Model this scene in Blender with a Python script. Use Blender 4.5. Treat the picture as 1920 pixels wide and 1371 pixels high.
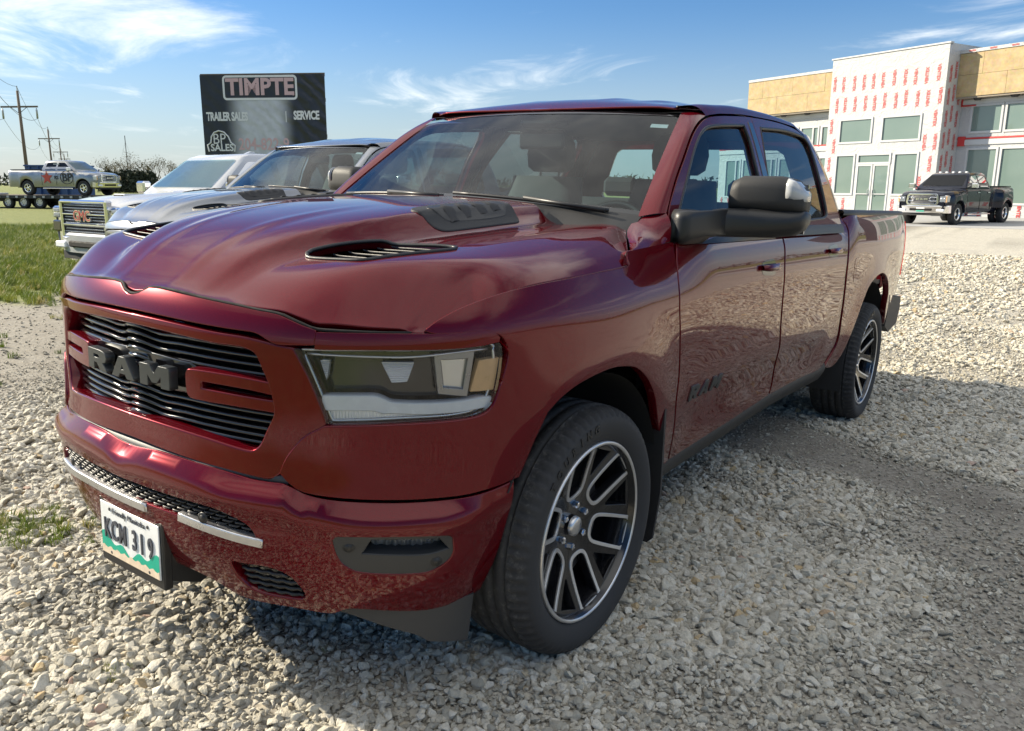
import bpy, math, random
import numpy as np
from mathutils import Vector, Matrix
from mathutils.geometry import delaunay_2d_cdt
for o in list(bpy.data.objects): bpy.data.objects.remove(o)
SC = bpy.context.scene; COL = SC.collection
# world axes: Z up, X along the red truck's nose, Y to its left; the lot slopes slightly, so the truck stands tilted on it
TILT = np.array([[0.999624, 0.000693, -0.027398], [0.0, 0.99968, 0.02529], [0.027407, -0.02528, 0.999305]])
CAM_P = np.array([2.05676, 2.15855, 1.43562]); CAM_R = np.array([-0.583501, 0.812101, 0.004305]); CAM_U = np.array([-0.174846, -0.130801, 0.975869]); CAM_F = np.array([-0.793067, -0.568668, -0.218315]); CAM_FPX = 1513.92
cd = bpy.data.cameras.new('camera'); cam = bpy.data.objects.new('camera', cd); COL.objects.link(cam)
cd.sensor_width = 36; cd.lens = CAM_FPX*36/1920; cd.clip_start = .05; cd.clip_end = 6000
mm = Matrix.Identity(4)
for i in range(3): mm[i][0], mm[i][1], mm[i][2], mm[i][3] = CAM_R[i], CAM_U[i], -CAM_F[i], CAM_P[i]
cam.matrix_world = mm; SC.camera = cam
# ---------------------------------------------------------------- daylight
SUN_EL = math.radians(28); SUN_H = np.array([.31, -.951]); SUN_H = SUN_H/np.linalg.norm(SUN_H)      # horizontal direction towards the sun
SUN_D = np.array([SUN_H[0]*math.cos(SUN_EL), SUN_H[1]*math.cos(SUN_EL), math.sin(SUN_EL)])
sl = bpy.data.lights.new('sun', 'SUN'); sl.energy = 3.3; sl.angle = math.radians(.53); sl.color = (1, .91, .76)
sun = bpy.data.objects.new('sun', sl); COL.objects.link(sun); sun.rotation_euler = Vector(SUN_D).to_track_quat('Z', 'Y').to_euler()
sun.location = (0, 0, 30)
w = bpy.data.worlds.new('World'); SC.world = w; w.use_nodes = True
nt = w.node_tree; N = nt.nodes; L = nt.links; N.clear()
def nd(t, **k):
    n = N.new(t)
    for a, b in k.items(): setattr(n, a, b)
    return n
sky = nd('ShaderNodeTexSky', sky_type='NISHITA', sun_disc=False, sun_elevation=SUN_EL, altitude=230, air_density=1.0, dust_density=.12, ozone_density=1.5)
sky.sun_rotation = math.atan2(SUN_H[0], SUN_H[1])
tc = nd('ShaderNodeTexCoord'); sep = nd('ShaderNodeSeparateXYZ'); L.new(tc.outputs['Generated'], sep.inputs[0])
def mth(op, a, b=None, c=None, clamp=False):
    n = nd('ShaderNodeMath', operation=op, use_clamp=clamp)
    for i, v in enumerate((a, b, c)):
        if v is None: continue
        if isinstance(v, (int, float)): n.inputs[i].default_value = v
        else: L.new(v, n.inputs[i])
    return n.outputs[0]
# a layer of thin cloud high above the plain, seen in true perspective
zz = mth('MAXIMUM', mth('ADD', sep.outputs[2], .035), .02); px = mth('DIVIDE', sep.outputs[0], zz); py = mth('DIVIDE', sep.outputs[1], zz)
cmb = nd('ShaderNodeCombineXYZ'); L.new(px, cmb.inputs[0]); L.new(py, cmb.inputs[1])
n1 = nd('ShaderNodeTexNoise'); n1.inputs['Scale'].default_value = .55; n1.inputs['Detail'].default_value = 9; n1.inputs['Roughness'].default_value = .62; n1.inputs['Distortion'].default_value = .6
n2 = nd('ShaderNodeTexNoise'); n2.inputs['Scale'].default_value = .16; n2.inputs['Detail'].default_value = 3
mp = nd('ShaderNodeMapping'); mp.inputs['Location'].default_value = (-5, 55, 0); mp.inputs['Rotation'].default_value = (0, 0, .5); mp.inputs['Scale'].default_value = (1, 1.7, 1)
mr_ = nd('ShaderNodeMapping'); mr_.inputs['Rotation'].default_value = (0, 0, math.radians(-55)); L.new(cmb.outputs[0], mr_.inputs[0]); L.new(mr_.outputs[0], mp.inputs[0]); L.new(mp.outputs[0], n1.inputs['Vector']); L.new(mp.outputs[0], n2.inputs['Vector'])
cov = mth('ADD', mth('MULTIPLY', n1.outputs['Fac'], .55), mth('MULTIPLY', n2.outputs['Fac'], .55))
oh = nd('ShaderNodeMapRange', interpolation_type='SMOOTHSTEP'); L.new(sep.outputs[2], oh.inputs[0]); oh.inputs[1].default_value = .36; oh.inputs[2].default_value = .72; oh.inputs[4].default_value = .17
cov = mth('ADD', cov, oh.outputs[0])      # extra cloud added overhead, out of view, to brighten the shaded ground
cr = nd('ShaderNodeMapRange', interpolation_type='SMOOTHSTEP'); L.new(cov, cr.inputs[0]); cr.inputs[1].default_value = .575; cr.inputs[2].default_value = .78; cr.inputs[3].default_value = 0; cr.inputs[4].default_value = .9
hz = nd('ShaderNodeMapRange', interpolation_type='SMOOTHSTEP'); L.new(sep.outputs[2], hz.inputs[0]); hz.inputs[1].default_value = .0; hz.inputs[2].default_value = .10
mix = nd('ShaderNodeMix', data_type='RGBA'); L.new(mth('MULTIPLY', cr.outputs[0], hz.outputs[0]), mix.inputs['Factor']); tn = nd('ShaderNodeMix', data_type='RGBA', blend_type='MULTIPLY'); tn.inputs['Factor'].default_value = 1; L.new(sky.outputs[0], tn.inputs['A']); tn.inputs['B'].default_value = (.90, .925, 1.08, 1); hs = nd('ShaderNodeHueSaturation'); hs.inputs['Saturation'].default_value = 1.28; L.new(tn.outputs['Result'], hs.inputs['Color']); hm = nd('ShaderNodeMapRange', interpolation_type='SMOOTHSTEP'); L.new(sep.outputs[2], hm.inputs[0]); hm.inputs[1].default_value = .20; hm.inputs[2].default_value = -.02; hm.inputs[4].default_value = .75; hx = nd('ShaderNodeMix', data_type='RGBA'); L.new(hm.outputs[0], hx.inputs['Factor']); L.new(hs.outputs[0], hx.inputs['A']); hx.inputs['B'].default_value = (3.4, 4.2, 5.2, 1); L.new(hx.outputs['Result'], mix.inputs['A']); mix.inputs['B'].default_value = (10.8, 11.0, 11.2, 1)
bg = nd('ShaderNodeBackground'); bg.inputs[1].default_value = .050; L.new(mix.outputs['Result'], bg.inputs[0])
ow = nd('ShaderNodeOutputWorld'); L.new(bg.outputs[0], ow.inputs[0])
vs = SC.view_settings; SC.display_settings.display_device = 'sRGB'; vs.view_transform = 'Standard'; vs.look = 'None'; vs.exposure = 1.45; vs.gamma = 1; vs.use_curve_mapping = False
vs.use_white_balance = True; vs.white_balance_temperature = 6850; vs.white_balance_tint = 8      # the phone balanced for open shade
SC.render.engine = 'CYCLES'; SC.cycles.max_bounces = 8; SC.cycles.transparent_max_bounces = 12; SC.cycles.caustics_reflective = False; SC.cycles.caustics_refractive = False
# ---------------------------------------------------------------- curve and surface maths (truck frame: x forward, y left, z up)
def cspline(xs, ys):
    """natural cubic spline, returns f(x) (vectorised, linear outside)"""
    xs = np.asarray(xs, float); ys = np.asarray(ys, float); n = len(xs)
    h = np.diff(xs); A = np.zeros((n, n)); b = np.zeros(n); A[0, 0] = A[-1, -1] = 1
    for i in range(1, n-1):
        A[i, i-1] = h[i-1]; A[i, i] = 2*(h[i-1]+h[i]); A[i, i+1] = h[i]
        b[i] = 6*((ys[i+1]-ys[i])/h[i]-(ys[i]-ys[i-1])/h[i-1])
    m = np.linalg.solve(A, b)
    def f(x):
        x = np.asarray(x, float); xc = np.clip(x, xs[0], xs[-1])
        i = np.clip(np.searchsorted(xs, xc)-1, 0, n-2); d = xs[i+1]-xs[i]; a = (xs[i+1]-xc)/d; c = 1-a
        return a*ys[i]+c*ys[i+1]+((a**3-a)*m[i]+(c**3-c)*m[i+1])*d*d/6
    return f
def pchip(xs, ys):
    """monotone cubic: no overshoot"""
    xs = np.asarray(xs, float); ys = np.asarray(ys, float); h = np.diff(xs); dl = np.diff(ys)/h; n = len(xs)
    d = np.zeros(n)
    for i in range(1, n-1):
        if dl[i-1]*dl[i] > 0:
            w1 = 2*h[i]+h[i-1]; w2 = h[i]+2*h[i-1]; d[i] = (w1+w2)/(w1/dl[i-1]+w2/dl[i])
    d[0] = dl[0]; d[-1] = dl[-1]
    def f(x):
        x = np.asarray(x, float); xc = np.clip(x, xs[0], xs[-1])
        i = np.clip(np.searchsorted(xs, xc)-1, 0, n-2); t = (xc-xs[i])/h[i]
        return ys[i]*(2*t**3-3*t*t+1)+h[i]*d[i]*(t**3-2*t*t+t)+ys[i+1]*(3*t*t-2*t**3)+h[i]*d[i+1]*(t**3-t*t)
    return f
def sstep(a, b, x):
    t = np.clip((np.asarray(x, float)-a)/(b-a), 0, 1); return t*t*(3-2*t)
def bump(x, c, w):
    return np.exp(-((np.asarray(x, float)-c)/w)**2)
class Grid:
    """regular-grid field with blur and smooth (Catmull-Rom) lookup"""
    def __init__(self, x0, x1, nx, y0, y1, ny, fn, blur=(0, 0)):
        self.x0, self.dx, self.nx = x0, (x1-x0)/(nx-1), nx; self.y0, self.dy, self.ny = y0, (y1-y0)/(ny-1), ny
        X, Y = np.meshgrid(np.linspace(x0, x1, nx), np.linspace(y0, y1, ny), indexing='ij')
        Z = fn(X, Y)
        for ax, sg in ((0, blur[0]), (1, blur[1])):
            if sg > 0:
                s = sg/(self.dx if ax == 0 else self.dy); r = int(3*s)+1; k = np.exp(-.5*(np.arange(-r, r+1)/s)**2); k /= k.sum()
                pad = [(r, r) if a == ax else (0, 0) for a in (0, 1)]
                Zp = np.pad(Z, pad, mode='reflect', reflect_type='odd')
                Z = np.apply_along_axis(lambda v: np.convolve(v, k, 'valid'), ax, Zp)
        self.Z = Z
    def __call__(self, x, y):
        x = np.asarray(x, float); y = np.asarray(y, float)
        fx = np.clip((x-self.x0)/self.dx, 0, self.nx-1.000001); fy = np.clip((y-self.y0)/self.dy, 0, self.ny-1.000001)
        ix = fx.astype(int); iy = fy.astype(int); tx = fx-ix; ty = fy-iy
        def w(t): return (-.5*t+t*t-.5*t**3, 1-2.5*t*t+1.5*t**3, .5*t+2*t*t-1.5*t**3, -.5*t*t+.5*t**3)
        wx, wy = w(tx), w(ty); out = 0
        for a in range(4):
            for b in range(4):
                out = out+wx[a]*wy[b]*self.Z[np.clip(ix+a-1, 0, self.nx-1), np.clip(iy+b-1, 0, self.ny-1)]
        return out
# --- the plan contour of the body at its widest, from the middle of the nose round the corner to the tail
PLAN = np.array([(.945,0),(.940,.15),(.922,.3),(.885,.45),(.835,.58),(.765,.70),(.68,.80),(.60,.87),(.52,.922),(.42,.958),(.3,.98),(.1,.992),
 (-.2,.993),(-.55,.986),(-1.0,.978),(-1.6,.974),(-2.2,.974),(-2.7,.977),(-3.2,.986),(-3.672,.990),(-4.1,.982),(-4.45,.962),(-4.7,.935),(-4.83,.905),(-4.87,.86)])
_full = np.vstack([PLAN[:0:-1]*[1, -1], PLAN]); _cs = np.concatenate([[0], np.cumsum(np.hypot(*np.diff(_full, axis=0).T))])
_cs -= _cs[len(PLAN)-1]
_bx, _by = cspline(_cs, _full[:, 0]), cspline(_cs, _full[:, 1])
_sg = np.linspace(0, _cs[-1], 2500); _xg = _bx(_sg)
def s_of_x(x): return np.interp(-np.asarray(x, float), -_xg, _sg)
S_CORNER = float(s_of_x(.42))
# --- offset of the skin from the plan contour, by height: flank and nose profiles blended round the corner
_bed = pchip([.15,.30,.42,.50,.60,.70,.80,.90,1.0,1.1,1.2,1.28,1.34,1.38,1.42,1.46], [-.2,-.13,-.085,-.06,-.036,-.02,-.010,-.003,0,.002,-.001,-.010,-.022,-.036,-.06,-.1])
_side = pchip([.15,.30,.42,.50,.60,.70,.80,.90,1.0,1.08,1.15,1.20,1.25,1.30,1.36], [-.2,-.13,-.085,-.062,-.040,-.026,-.014,-.005,0,0,-.006,-.014,-.028,-.05,-.085])
_nose = pchip([.12,.25,.33,.42,.50,.56,.62,.68,.74,.80,.95,1.04,1.08,1.12,1.2], [-.2,-.12,-.07,-.028,-.008,.0,.0,-.004,-.01,-.012,-.012,-.010,-.016,-.034,-.09])
def _off(s, z):
    a = np.abs(s); w = sstep(.55, 1.45, a); x = _bx(a)
    b = sstep(-2.80, -3.0, x); o = (1-w)*_nose(z)+w*((1-b)*_side(z)+b*_bed(z))
    # concave scallop along the lower doors
    dr = sstep(-.62, -.9, x)*sstep(-2.75, -2.5, x)
    o = o-.016*dr*bump(z, .60, .10)+.004*dr*bump(z, .76, .05)
    o = o-.038*sstep(-.85, -.35, x)*w*sstep(1.08, 1.26, z)
    # flares swelling round both wheel openings
    for cx, k in ((0.0, 1.0), (-3.672, 1.0)):
        r = np.hypot(x-cx, (z-.42)*1.02); o = o+k*.022*bump(r, .53, .13)*sstep(.2, .5, z)*w
    return o
OFF = Grid(0, float(_cs[-1]), 700, .13, 1.46, 170, _off, (.03, .016))
def wrap(s, z, d=0.0):
    """point on the body skin: s along the contour (negative on the right side), z height, d outward"""
    s = np.asarray(s, float); z = np.asarray(z, float); h = 1e-3
    tx = (_bx(s+h)-_bx(s-h)); ty = (_by(s+h)-_by(s-h)); L = np.hypot(tx, ty); nx, ny = ty/L, -tx/L
    o = OFF(np.abs(s), z)+d
    return np.stack([_bx(s)+nx*o, _by(s)+ny*o, z+0*s], -1)
def wrapflat(s, z, d=0.0):
    s = np.asarray(s, float)
    return wrap(s, z, d-OFF(np.abs(s), z))
# --- side glass / upper door plane (tumblehome), left side
def gside(x, z, d=0.0):
    x = np.asarray(x, float); z = np.asarray(z, float); t = z-1.30
    y = .935-.30*t-.20*t*t-.012*((x+1.6)/1.0)**2*sstep(1.3, 1.8, z)
    y = y-.048*sstep(-1.35, -.45, x)      # leans in towards the windscreen pillar
    return np.stack([x, y+d*.94, z+d*.33+0*x], -1)
# --- roof
def roof(x, y, d=0.0):
    x = np.asarray(x, float); y = np.asarray(y, float)
    zc = _rc(x); ay = np.abs(y)
    z = zc-.040*(ay/.66)**2*sstep(-.98, -1.35, x)-.012*(ay/.66)**2-.02*sstep(.55, .76, ay)
    return np.stack([x, y, z+d+0*x], -1)
_rc = cspline([-2.78,-2.6,-2.3,-1.9,-1.5,-1.25,-1.12,-1.03], [1.840,1.862,1.886,1.896,1.886,1.858,1.828,1.797])
# outlines of the body panels in metres: (distance along the skin, height) or (x, z); a third number marks a corner
DATA = {
 'header': [(0.0,1.1142),(0.0379,1.1215,1),(0.0731,1.1386,1),(0.1225,1.1405),(0.2991,1.131),(0.4097,1.1236),(0.4768,1.1175),(0.5164,1.1148),(0.5446,1.1112),(0.5794,1.1012),(0.6097,1.092),(0.6457,1.083,1),(0.645,1.0498,1),(0.5769,1.0451),(0.551,1.0443),(0.5319,1.048),(0.509,1.0591),(0.4823,1.0685),(0.4319,1.0706),(0.3583,1.0728),(0.1587,1.0803),(0.0,1.0826),(-0.1587,1.0803),(-0.3583,1.0728),(-0.4319,1.0706),(-0.4823,1.0685),(-0.509,1.0591),(-0.5319,1.048),(-0.551,1.0443),(-0.5769,1.0451),(-0.645,1.0498,1),(-0.6457,1.083,1),(-0.6097,1.092),(-0.5794,1.1012),(-0.5446,1.1112),(-0.5164,1.1148),(-0.4768,1.1175),(-0.4097,1.1236),(-0.2991,1.131),(-0.1225,1.1405),(-0.0731,1.1386,1),(-0.0379,1.1215,1)],
 'brow': [(0.6502,1.0782,1),(0.7844,1.0818),(0.9149,1.0829),(0.948,1.083),(1.0311,1.0873),(1.081,1.089),(1.1053,1.0819),(1.1176,1.0691,1),(1.1144,1.0599,1),(1.0623,1.0533),(0.9666,1.0471),(0.7851,1.0441),(0.6478,1.0383,1)],
 'frame': [(0.0,1.0633),(0.1631,1.0615),(0.3607,1.0518),(0.4337,1.0497),(0.4839,1.0451),(0.5423,1.037),(0.5868,1.0327,1),(0.6257,0.9605),(0.6566,0.8867),(0.6699,0.8479,1),(0.6476,0.8311),(0.615,0.809),(0.5727,0.766),(0.5484,0.7134,1),(0.5293,0.6987),(0.505,0.6942),(0.3505,0.7029),(0.1561,0.7129),(0.0,0.7182),(-0.1561,0.7129),(-0.3505,0.7029),(-0.505,0.6942),(-0.5293,0.6987),(-0.5484,0.7134,1),(-0.5727,0.766),(-0.615,0.809),(-0.6476,0.8311),(-0.6699,0.8479,1),(-0.6566,0.8867),(-0.6257,0.9605),(-0.5868,1.0327,1),(-0.5423,1.037),(-0.4839,1.0451),(-0.4337,1.0497),(-0.3607,1.0518),(-0.1631,1.0615)],
 'opening': [(0.0,1.0448),(0.1645,1.042),(0.3608,1.0315),(0.4337,1.031),(0.4697,1.0237),(0.4877,1.012),(0.5072,0.9717),(0.5226,0.9378),(0.5322,0.9005),(0.5357,0.8608),(0.5133,0.8123),(0.494,0.7735),(0.4687,0.7547),(0.4331,0.7539),(0.3106,0.7662),(0.1691,0.7732),(0.0,0.7751),(-0.1691,0.7732),(-0.3106,0.7662),(-0.4331,0.7539),(-0.4687,0.7547),(-0.494,0.7735),(-0.5133,0.8123),(-0.5357,0.8608),(-0.5322,0.9005),(-0.5226,0.9378),(-0.5072,0.9717),(-0.4877,1.012),(-0.4697,1.0237),(-0.4337,1.031),(-0.3608,1.0315),(-0.1645,1.042)],
 'cbar': [(0.2501,0.9359),(0.2664,0.9439),(0.3663,0.9459),(0.448,0.9433),(0.5387,0.9367,1),(0.541,0.9111,1),(0.444,0.9195),(0.3121,0.922),(0.3007,0.9162),(0.3015,0.898,1),(0.3993,0.896),(0.5478,0.8913,1),(0.5472,0.8666,1),(0.4828,0.869),(0.3982,0.8707),(0.3074,0.8705),(0.2618,0.8721),(0.2509,0.8876)],
 'headlight': [(0.5911,1.033,1),(0.7852,1.0421),(0.9667,1.0451),(1.0623,1.0519),(1.1176,1.0569),(1.1259,1.0468),(1.1284,1.0218),(1.1228,0.9637),(1.1094,0.9114),(1.0887,0.8865),(1.0591,0.8733),(0.9951,0.8643),(0.8732,0.8592),(0.767,0.8526),(0.674,0.8468,1)],
 'led': [(0.6589,0.9148,1),(0.7904,0.9193),(0.8154,0.9129),(0.8391,0.9035),(0.9302,0.9002),(1.0169,0.9031),(1.0787,0.9096),(1.1088,0.91,1),(1.0995,0.8923),(1.062,0.875),(0.9783,0.8635),(0.8214,0.8531),(0.6712,0.842,1)],
 'amber': [(1.0713,1.0083,1),(1.1314,1.0126,1),(1.1181,0.9304,1),(1.0494,0.9297,1)],
 'bezel': [(0.9539,1.023,1),(1.0506,1.0262,1),(1.036,0.9235,1),(0.9663,0.9316,1)],
 'lampa': [(0.6443,0.9997,1),(0.6679,1.0011,1),(0.6598,0.9525,1)],
 'lampb': [(0.8112,1.0014,1),(0.8959,1.0023,1),(0.8783,0.954,1),(0.8385,0.9509,1)],
 'cheek': [(0.6712,0.8424,1),(0.767,0.8484),(0.8732,0.8537),(0.9953,0.8587),(1.0668,0.8671),(1.0996,0.8841),(1.12,0.9217),(1.1297,0.9546,1),(1.176,0.9243),(1.2299,0.8875),(1.2853,0.8524,1),(1.2492,0.7838),(1.2255,0.7262),(1.2052,0.6804,1),(1.1006,0.6686),(1.0153,0.6611),(0.8608,0.66),(0.694,0.6657),(0.6165,0.6739),(0.5816,0.6911),(0.5543,0.7141,1),(0.5728,0.7549),(0.615,0.8076),(0.6518,0.8314)],
 'bumper': [(0.0,0.6926),(0.1568,0.7027),(0.3509,0.6958),(0.4676,0.6848),(0.5223,0.684),(0.5598,0.6845),(0.5922,0.6757),(0.628,0.6625),(0.6942,0.6532),(0.8609,0.6472),(1.0156,0.6493),(1.1015,0.6564),(1.1864,0.6692,1),(1.1795,0.5807),(1.1679,0.4422),(1.1465,0.3263,1),(1.0337,0.3108),(0.9257,0.3062),(0.7279,0.3297),(0.6659,0.3053),(0.5604,0.3124),(0.3864,0.312),(0.3123,0.35),(0.2219,0.3702),(0.1146,0.3699),(0.0,0.3455),(-0.1146,0.3699),(-0.2219,0.3702),(-0.3123,0.35),(-0.3864,0.312),(-0.5604,0.3124),(-0.6659,0.3053),(-0.7279,0.3297),(-0.9257,0.3062),(-1.0337,0.3108),(-1.1465,0.3263,1),(-1.1679,0.4422),(-1.1795,0.5807),(-1.1864,0.6692,1),(-1.1015,0.6564),(-1.0156,0.6493),(-0.8609,0.6472),(-0.6942,0.6532),(-0.628,0.6625),(-0.5922,0.6757),(-0.5598,0.6845),(-0.5223,0.684),(-0.4676,0.6848),(-0.3509,0.6958),(-0.1568,0.7027)],
 'mesh': [(0.0,0.6038),(0.1578,0.6038),(0.3517,0.6019),(0.4187,0.5907),(0.4672,0.5726),(0.4898,0.5495),(0.4964,0.5226,1),(0.4017,0.5282),(0.2224,0.5446),(0.1039,0.5467),(0.0,0.547),(-0.1039,0.5467),(-0.2224,0.5446),(-0.4017,0.5282),(-0.4964,0.5226,1),(-0.4898,0.5495),(-0.4672,0.5726),(-0.4187,0.5907),(-0.3517,0.6019),(-0.1578,0.6038)],
 'strip': [(0.2482,0.5564,1),(0.4193,0.5387),(0.5104,0.5326,1),(0.508,0.5132,1),(0.4164,0.5192),(0.245,0.5368,1)],
 'fog': [(0.695,0.5552),(0.7033,0.566),(0.721,0.5696),(0.8536,0.5682),(0.9831,0.5601),(0.9998,0.5505),(1.0039,0.5339),(1.0068,0.4988),(0.9894,0.472),(0.9507,0.4487),(0.9213,0.4431),(0.8509,0.4459),(0.7825,0.4528),(0.7448,0.4618),(0.7126,0.4879),(0.6979,0.5245)],
 'fogopen': [(0.7911,0.5597,1),(0.9648,0.5525,1),(0.9965,0.5135,1),(0.9271,0.501),(0.7646,0.5131,1)],
 'foglens': [(0.7857,0.5346,1),(0.9753,0.528,1),(0.9771,0.5026,1),(0.8813,0.5041),(0.7898,0.5101,1)],
 'sens': [(0.7352,0.5351),(0.9603,0.4807),(0.3333,0.5637)],
 'tow': [(0.3982,0.446),(0.4409,0.4504),(0.5203,0.4528),(0.568,0.4385),(0.5972,0.4047),(0.6076,0.3665),(0.593,0.3473),(0.5433,0.3422),(0.4509,0.3456),(0.4121,0.3768),(0.3973,0.4135)],
 'dam': [(0.6715,0.3052,1),(0.7257,0.3211),(0.9236,0.311),(1.0264,0.3176),(1.1149,0.3284,1),(1.1068,0.2696),(1.0972,0.1907,1),(0.9937,0.2017),(0.9567,0.2078,1),(0.9251,0.2289),(0.8244,0.2619),(0.7257,0.2943)],
 'fender': [(0.9203,1.0918,1),(0.9504,1.1131),(1.0047,1.1392),(1.0716,1.1598),(1.1808,1.1811),(1.306,1.1945),(1.4589,1.2019),(1.6122,1.2084),(1.7333,1.2129),(1.7915,1.218,1),(1.8082,1.261,1),(2.1509,1.2804,1),(2.1242,1.2006),(2.0934,1.0949),(2.1176,0.9804),(2.1608,0.8189),(2.1798,0.6944),(2.2666,0.4791),(2.3269,0.4006,1),(2.193,0.4607,1),(2.0453,0.644),(1.9532,0.773),(1.8959,0.8287),(1.8349,0.872),(1.7661,0.9061),(1.7034,0.9211),(1.6153,0.9313),(1.5275,0.9287),(1.4167,0.9133),(1.3396,0.8875),(1.2853,0.8524,1),(1.2299,0.8875),(1.176,0.9243),(1.1312,0.9573,1),(1.1412,0.99),(1.1497,1.0311),(1.1372,1.0624),(1.121,1.077),(1.0841,1.0908,1),(0.948,1.0849,1)],
 'fdoor': [(2.3436,0.4004,1),(2.2946,0.471),(2.202,0.6895),(2.1791,0.8157),(2.1326,0.9786),(2.1072,1.0937),(2.1357,1.2001),(2.1802,1.2798,1),(2.6183,1.2979),(3.3085,1.3229,1),(3.3072,1.2445),(3.2831,1.1391),(3.2945,0.9797),(3.3379,0.8447),(3.4437,0.6265),(3.4718,0.5519),(3.4701,0.4846,1),(2.9468,0.4473)],
 'rdoor': [(3.4934,0.4859,1),(3.4996,0.5471),(3.4729,0.6218),(3.3638,0.8417),(3.3193,0.9776),(3.3068,1.1379),(3.3305,1.2439),(3.335,1.325,1),(4.43,1.3801,1),(4.4721,1.3034),(4.439,1.1932),(4.411,1.0425),(4.4609,0.8258),(4.5083,0.6487),(4.4707,0.5735),(4.3782,0.486),(4.2572,0.4686,1)],
 'bed': [(4.4708,0.4715,1),(4.538,0.5646),(4.561,0.6426),(4.5057,0.8218),(4.457,1.0399),(4.4662,1.1926),(4.4894,1.3034),(4.4584,1.3536,1),(4.55,1.375),(5.5,1.385),(6.22,1.385,1),(6.29,1.37),(6.32,1.3),(6.325,1.2),(6.32,1.05),(6.3,0.9),(6.28,0.78,1),(6.05,0.7),(5.82,0.6,1),(5.6687,0.7287),(5.6185,0.8512),(5.5169,0.9475),(5.3551,1.0008),(5.1808,1.0003),(4.9865,0.9504),(4.8712,0.8577),(4.7841,0.7239),(4.7309,0.6103),(4.6926,0.5247),(4.6214,0.4599)],
 'fuel': [(4.6079,1.1294),(4.8101,1.1214),(4.8657,1.0995),(4.8943,0.989),(4.836,0.9627),(4.724,0.9599),(4.6279,0.9823),(4.6021,1.0063),(4.5876,1.0957)],
 'handle1': [(3.072,1.1498)],
 'handle2': [(4.1463,1.1848)],
 'badge': [(2.361,0.6878),(2.3249,0.721),(2.655,0.7127),(2.6828,0.679)],
 'rocker': [(2.259,0.4238),(2.3936,0.4268),(2.95,0.4439),(3.4963,0.4825),(4.2257,0.4704)],
 'rockerb': [(2.4043,0.3728),(3.0565,0.3498),(3.589,0.3989),(4.2546,0.4323)],
 'arch_f': [(1.2853,0.8524),(1.3396,0.8875),(1.4167,0.9133),(1.5275,0.9287),(1.6153,0.9313),(1.7034,0.9211),(1.7661,0.9061),(1.8349,0.872),(1.8959,0.8287),(1.9532,0.773),(2.0453,0.644),(2.193,0.4607)],
 'gap_ap': [(-0.5992,1.3787),(-0.7211,1.4911),(-0.8512,1.5914),(-0.9754,1.6834),(-1.0775,1.739),(-1.1734,1.771),(-1.3118,1.7908),(-1.5697,1.8138),(-1.7201,1.8212),(-2.097,1.8341),(-2.4503,1.8332),(-2.6507,1.81)],
 'fwin': [(-0.6922,1.3792,1),(-0.853,1.5289),(-0.9557,1.6176),(-1.038,1.676),(-1.1051,1.709),(-1.1712,1.7263),(-1.3196,1.7442),(-1.5828,1.7661,1),(-1.5974,1.7138),(-1.5716,1.5915),(-1.5661,1.5105),(-1.5497,1.3256,1)],
 'rwin': [(-1.8141,1.774,1),(-2.1878,1.7949),(-2.4462,1.794),(-2.5837,1.7792),(-2.6264,1.7166),(-2.5981,1.5815),(-2.5577,1.4196),(-2.5428,1.3801),(-2.4626,1.3606),(-2.2952,1.3542),(-1.6771,1.3266,1),(-1.6713,1.4782),(-1.7155,1.5985)],
 'pil': [(-1.7251,1.8193),(-1.6662,1.2959)],
 'rear': [(-2.7513,1.8237),(-2.8033,1.7569),(-2.8242,1.6105),(-2.7856,1.4215),(-2.8006,1.3525)],
 'hood_front': [(0.9136,0.0,1.1142),(0.9093,0.0373,1.1215),(0.8981,0.0717,1.1386),(0.8947,0.1198,1.1405),(0.882,0.2908,1.131),(0.8627,0.3962,1.1236),(0.847,0.4597,1.1175),(0.8357,0.4965,1.1148),(0.8276,0.5227,1.1112),(0.8189,0.5557,1.1012),(0.8099,0.5841,1.092),(0.7967,0.6169,1.083),(0.7229,0.7309,1.0818),(0.6359,0.8252,1.0829)],
 'hood_side': [(0.6305,0.8271,1.0918),(0.6037,0.8411,1.1131),(0.5558,0.865,1.1392),(0.4993,0.8905,1.1598),(0.4024,0.9189,1.1811),(0.2844,0.939,1.1945),(0.1353,0.9482,1.2019),(-0.0171,0.9477,1.2084),(-0.1375,0.9453,1.2129),(-0.1954,0.9423,1.218),(-0.46,0.79,1.318)],
}
# --- bonnet height field
_hx = [-.46,-.30,-.10,.10,.30,.45,.60,.70,.78,.85,.92]
_hc = cspline(_hx, [1.409,1.402,1.392,1.378,1.357,1.334,1.299,1.260,1.216,1.169,1.114])       # middle
_hd = cspline(_hx, [1.392,1.386,1.377,1.364,1.343,1.321,1.287,1.248,1.204,1.157,1.104])       # shoulder of the dome
_hv = cspline(_hx, [1.325,1.318,1.306,1.290,1.272,1.257,1.237,1.212,1.180,1.140,1.09])       # valley
_hk = cspline(_hx, [1.334,1.325,1.310,1.292,1.271,1.255,1.232,1.206,1.173,1.135,1.085])       # outer crest
_yd = cspline([-.46,-.3,.0,.2,.43,.57,.76,.92], [.43,.43,.41,.39,.355,.315,.25,.20])
_hf = np.array(DATA['hood_front']); _hs = np.array(DATA['hood_side'])
_hfx, _hfz = pchip(_hf[:, 1], _hf[:, 0]), pchip(_hf[:, 1], _hf[:, 2])
_ye, _he2 = pchip(_hs[::-1, 0], _hs[::-1, 1]), pchip(_hs[::-1, 0], _hs[::-1, 2])
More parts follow.
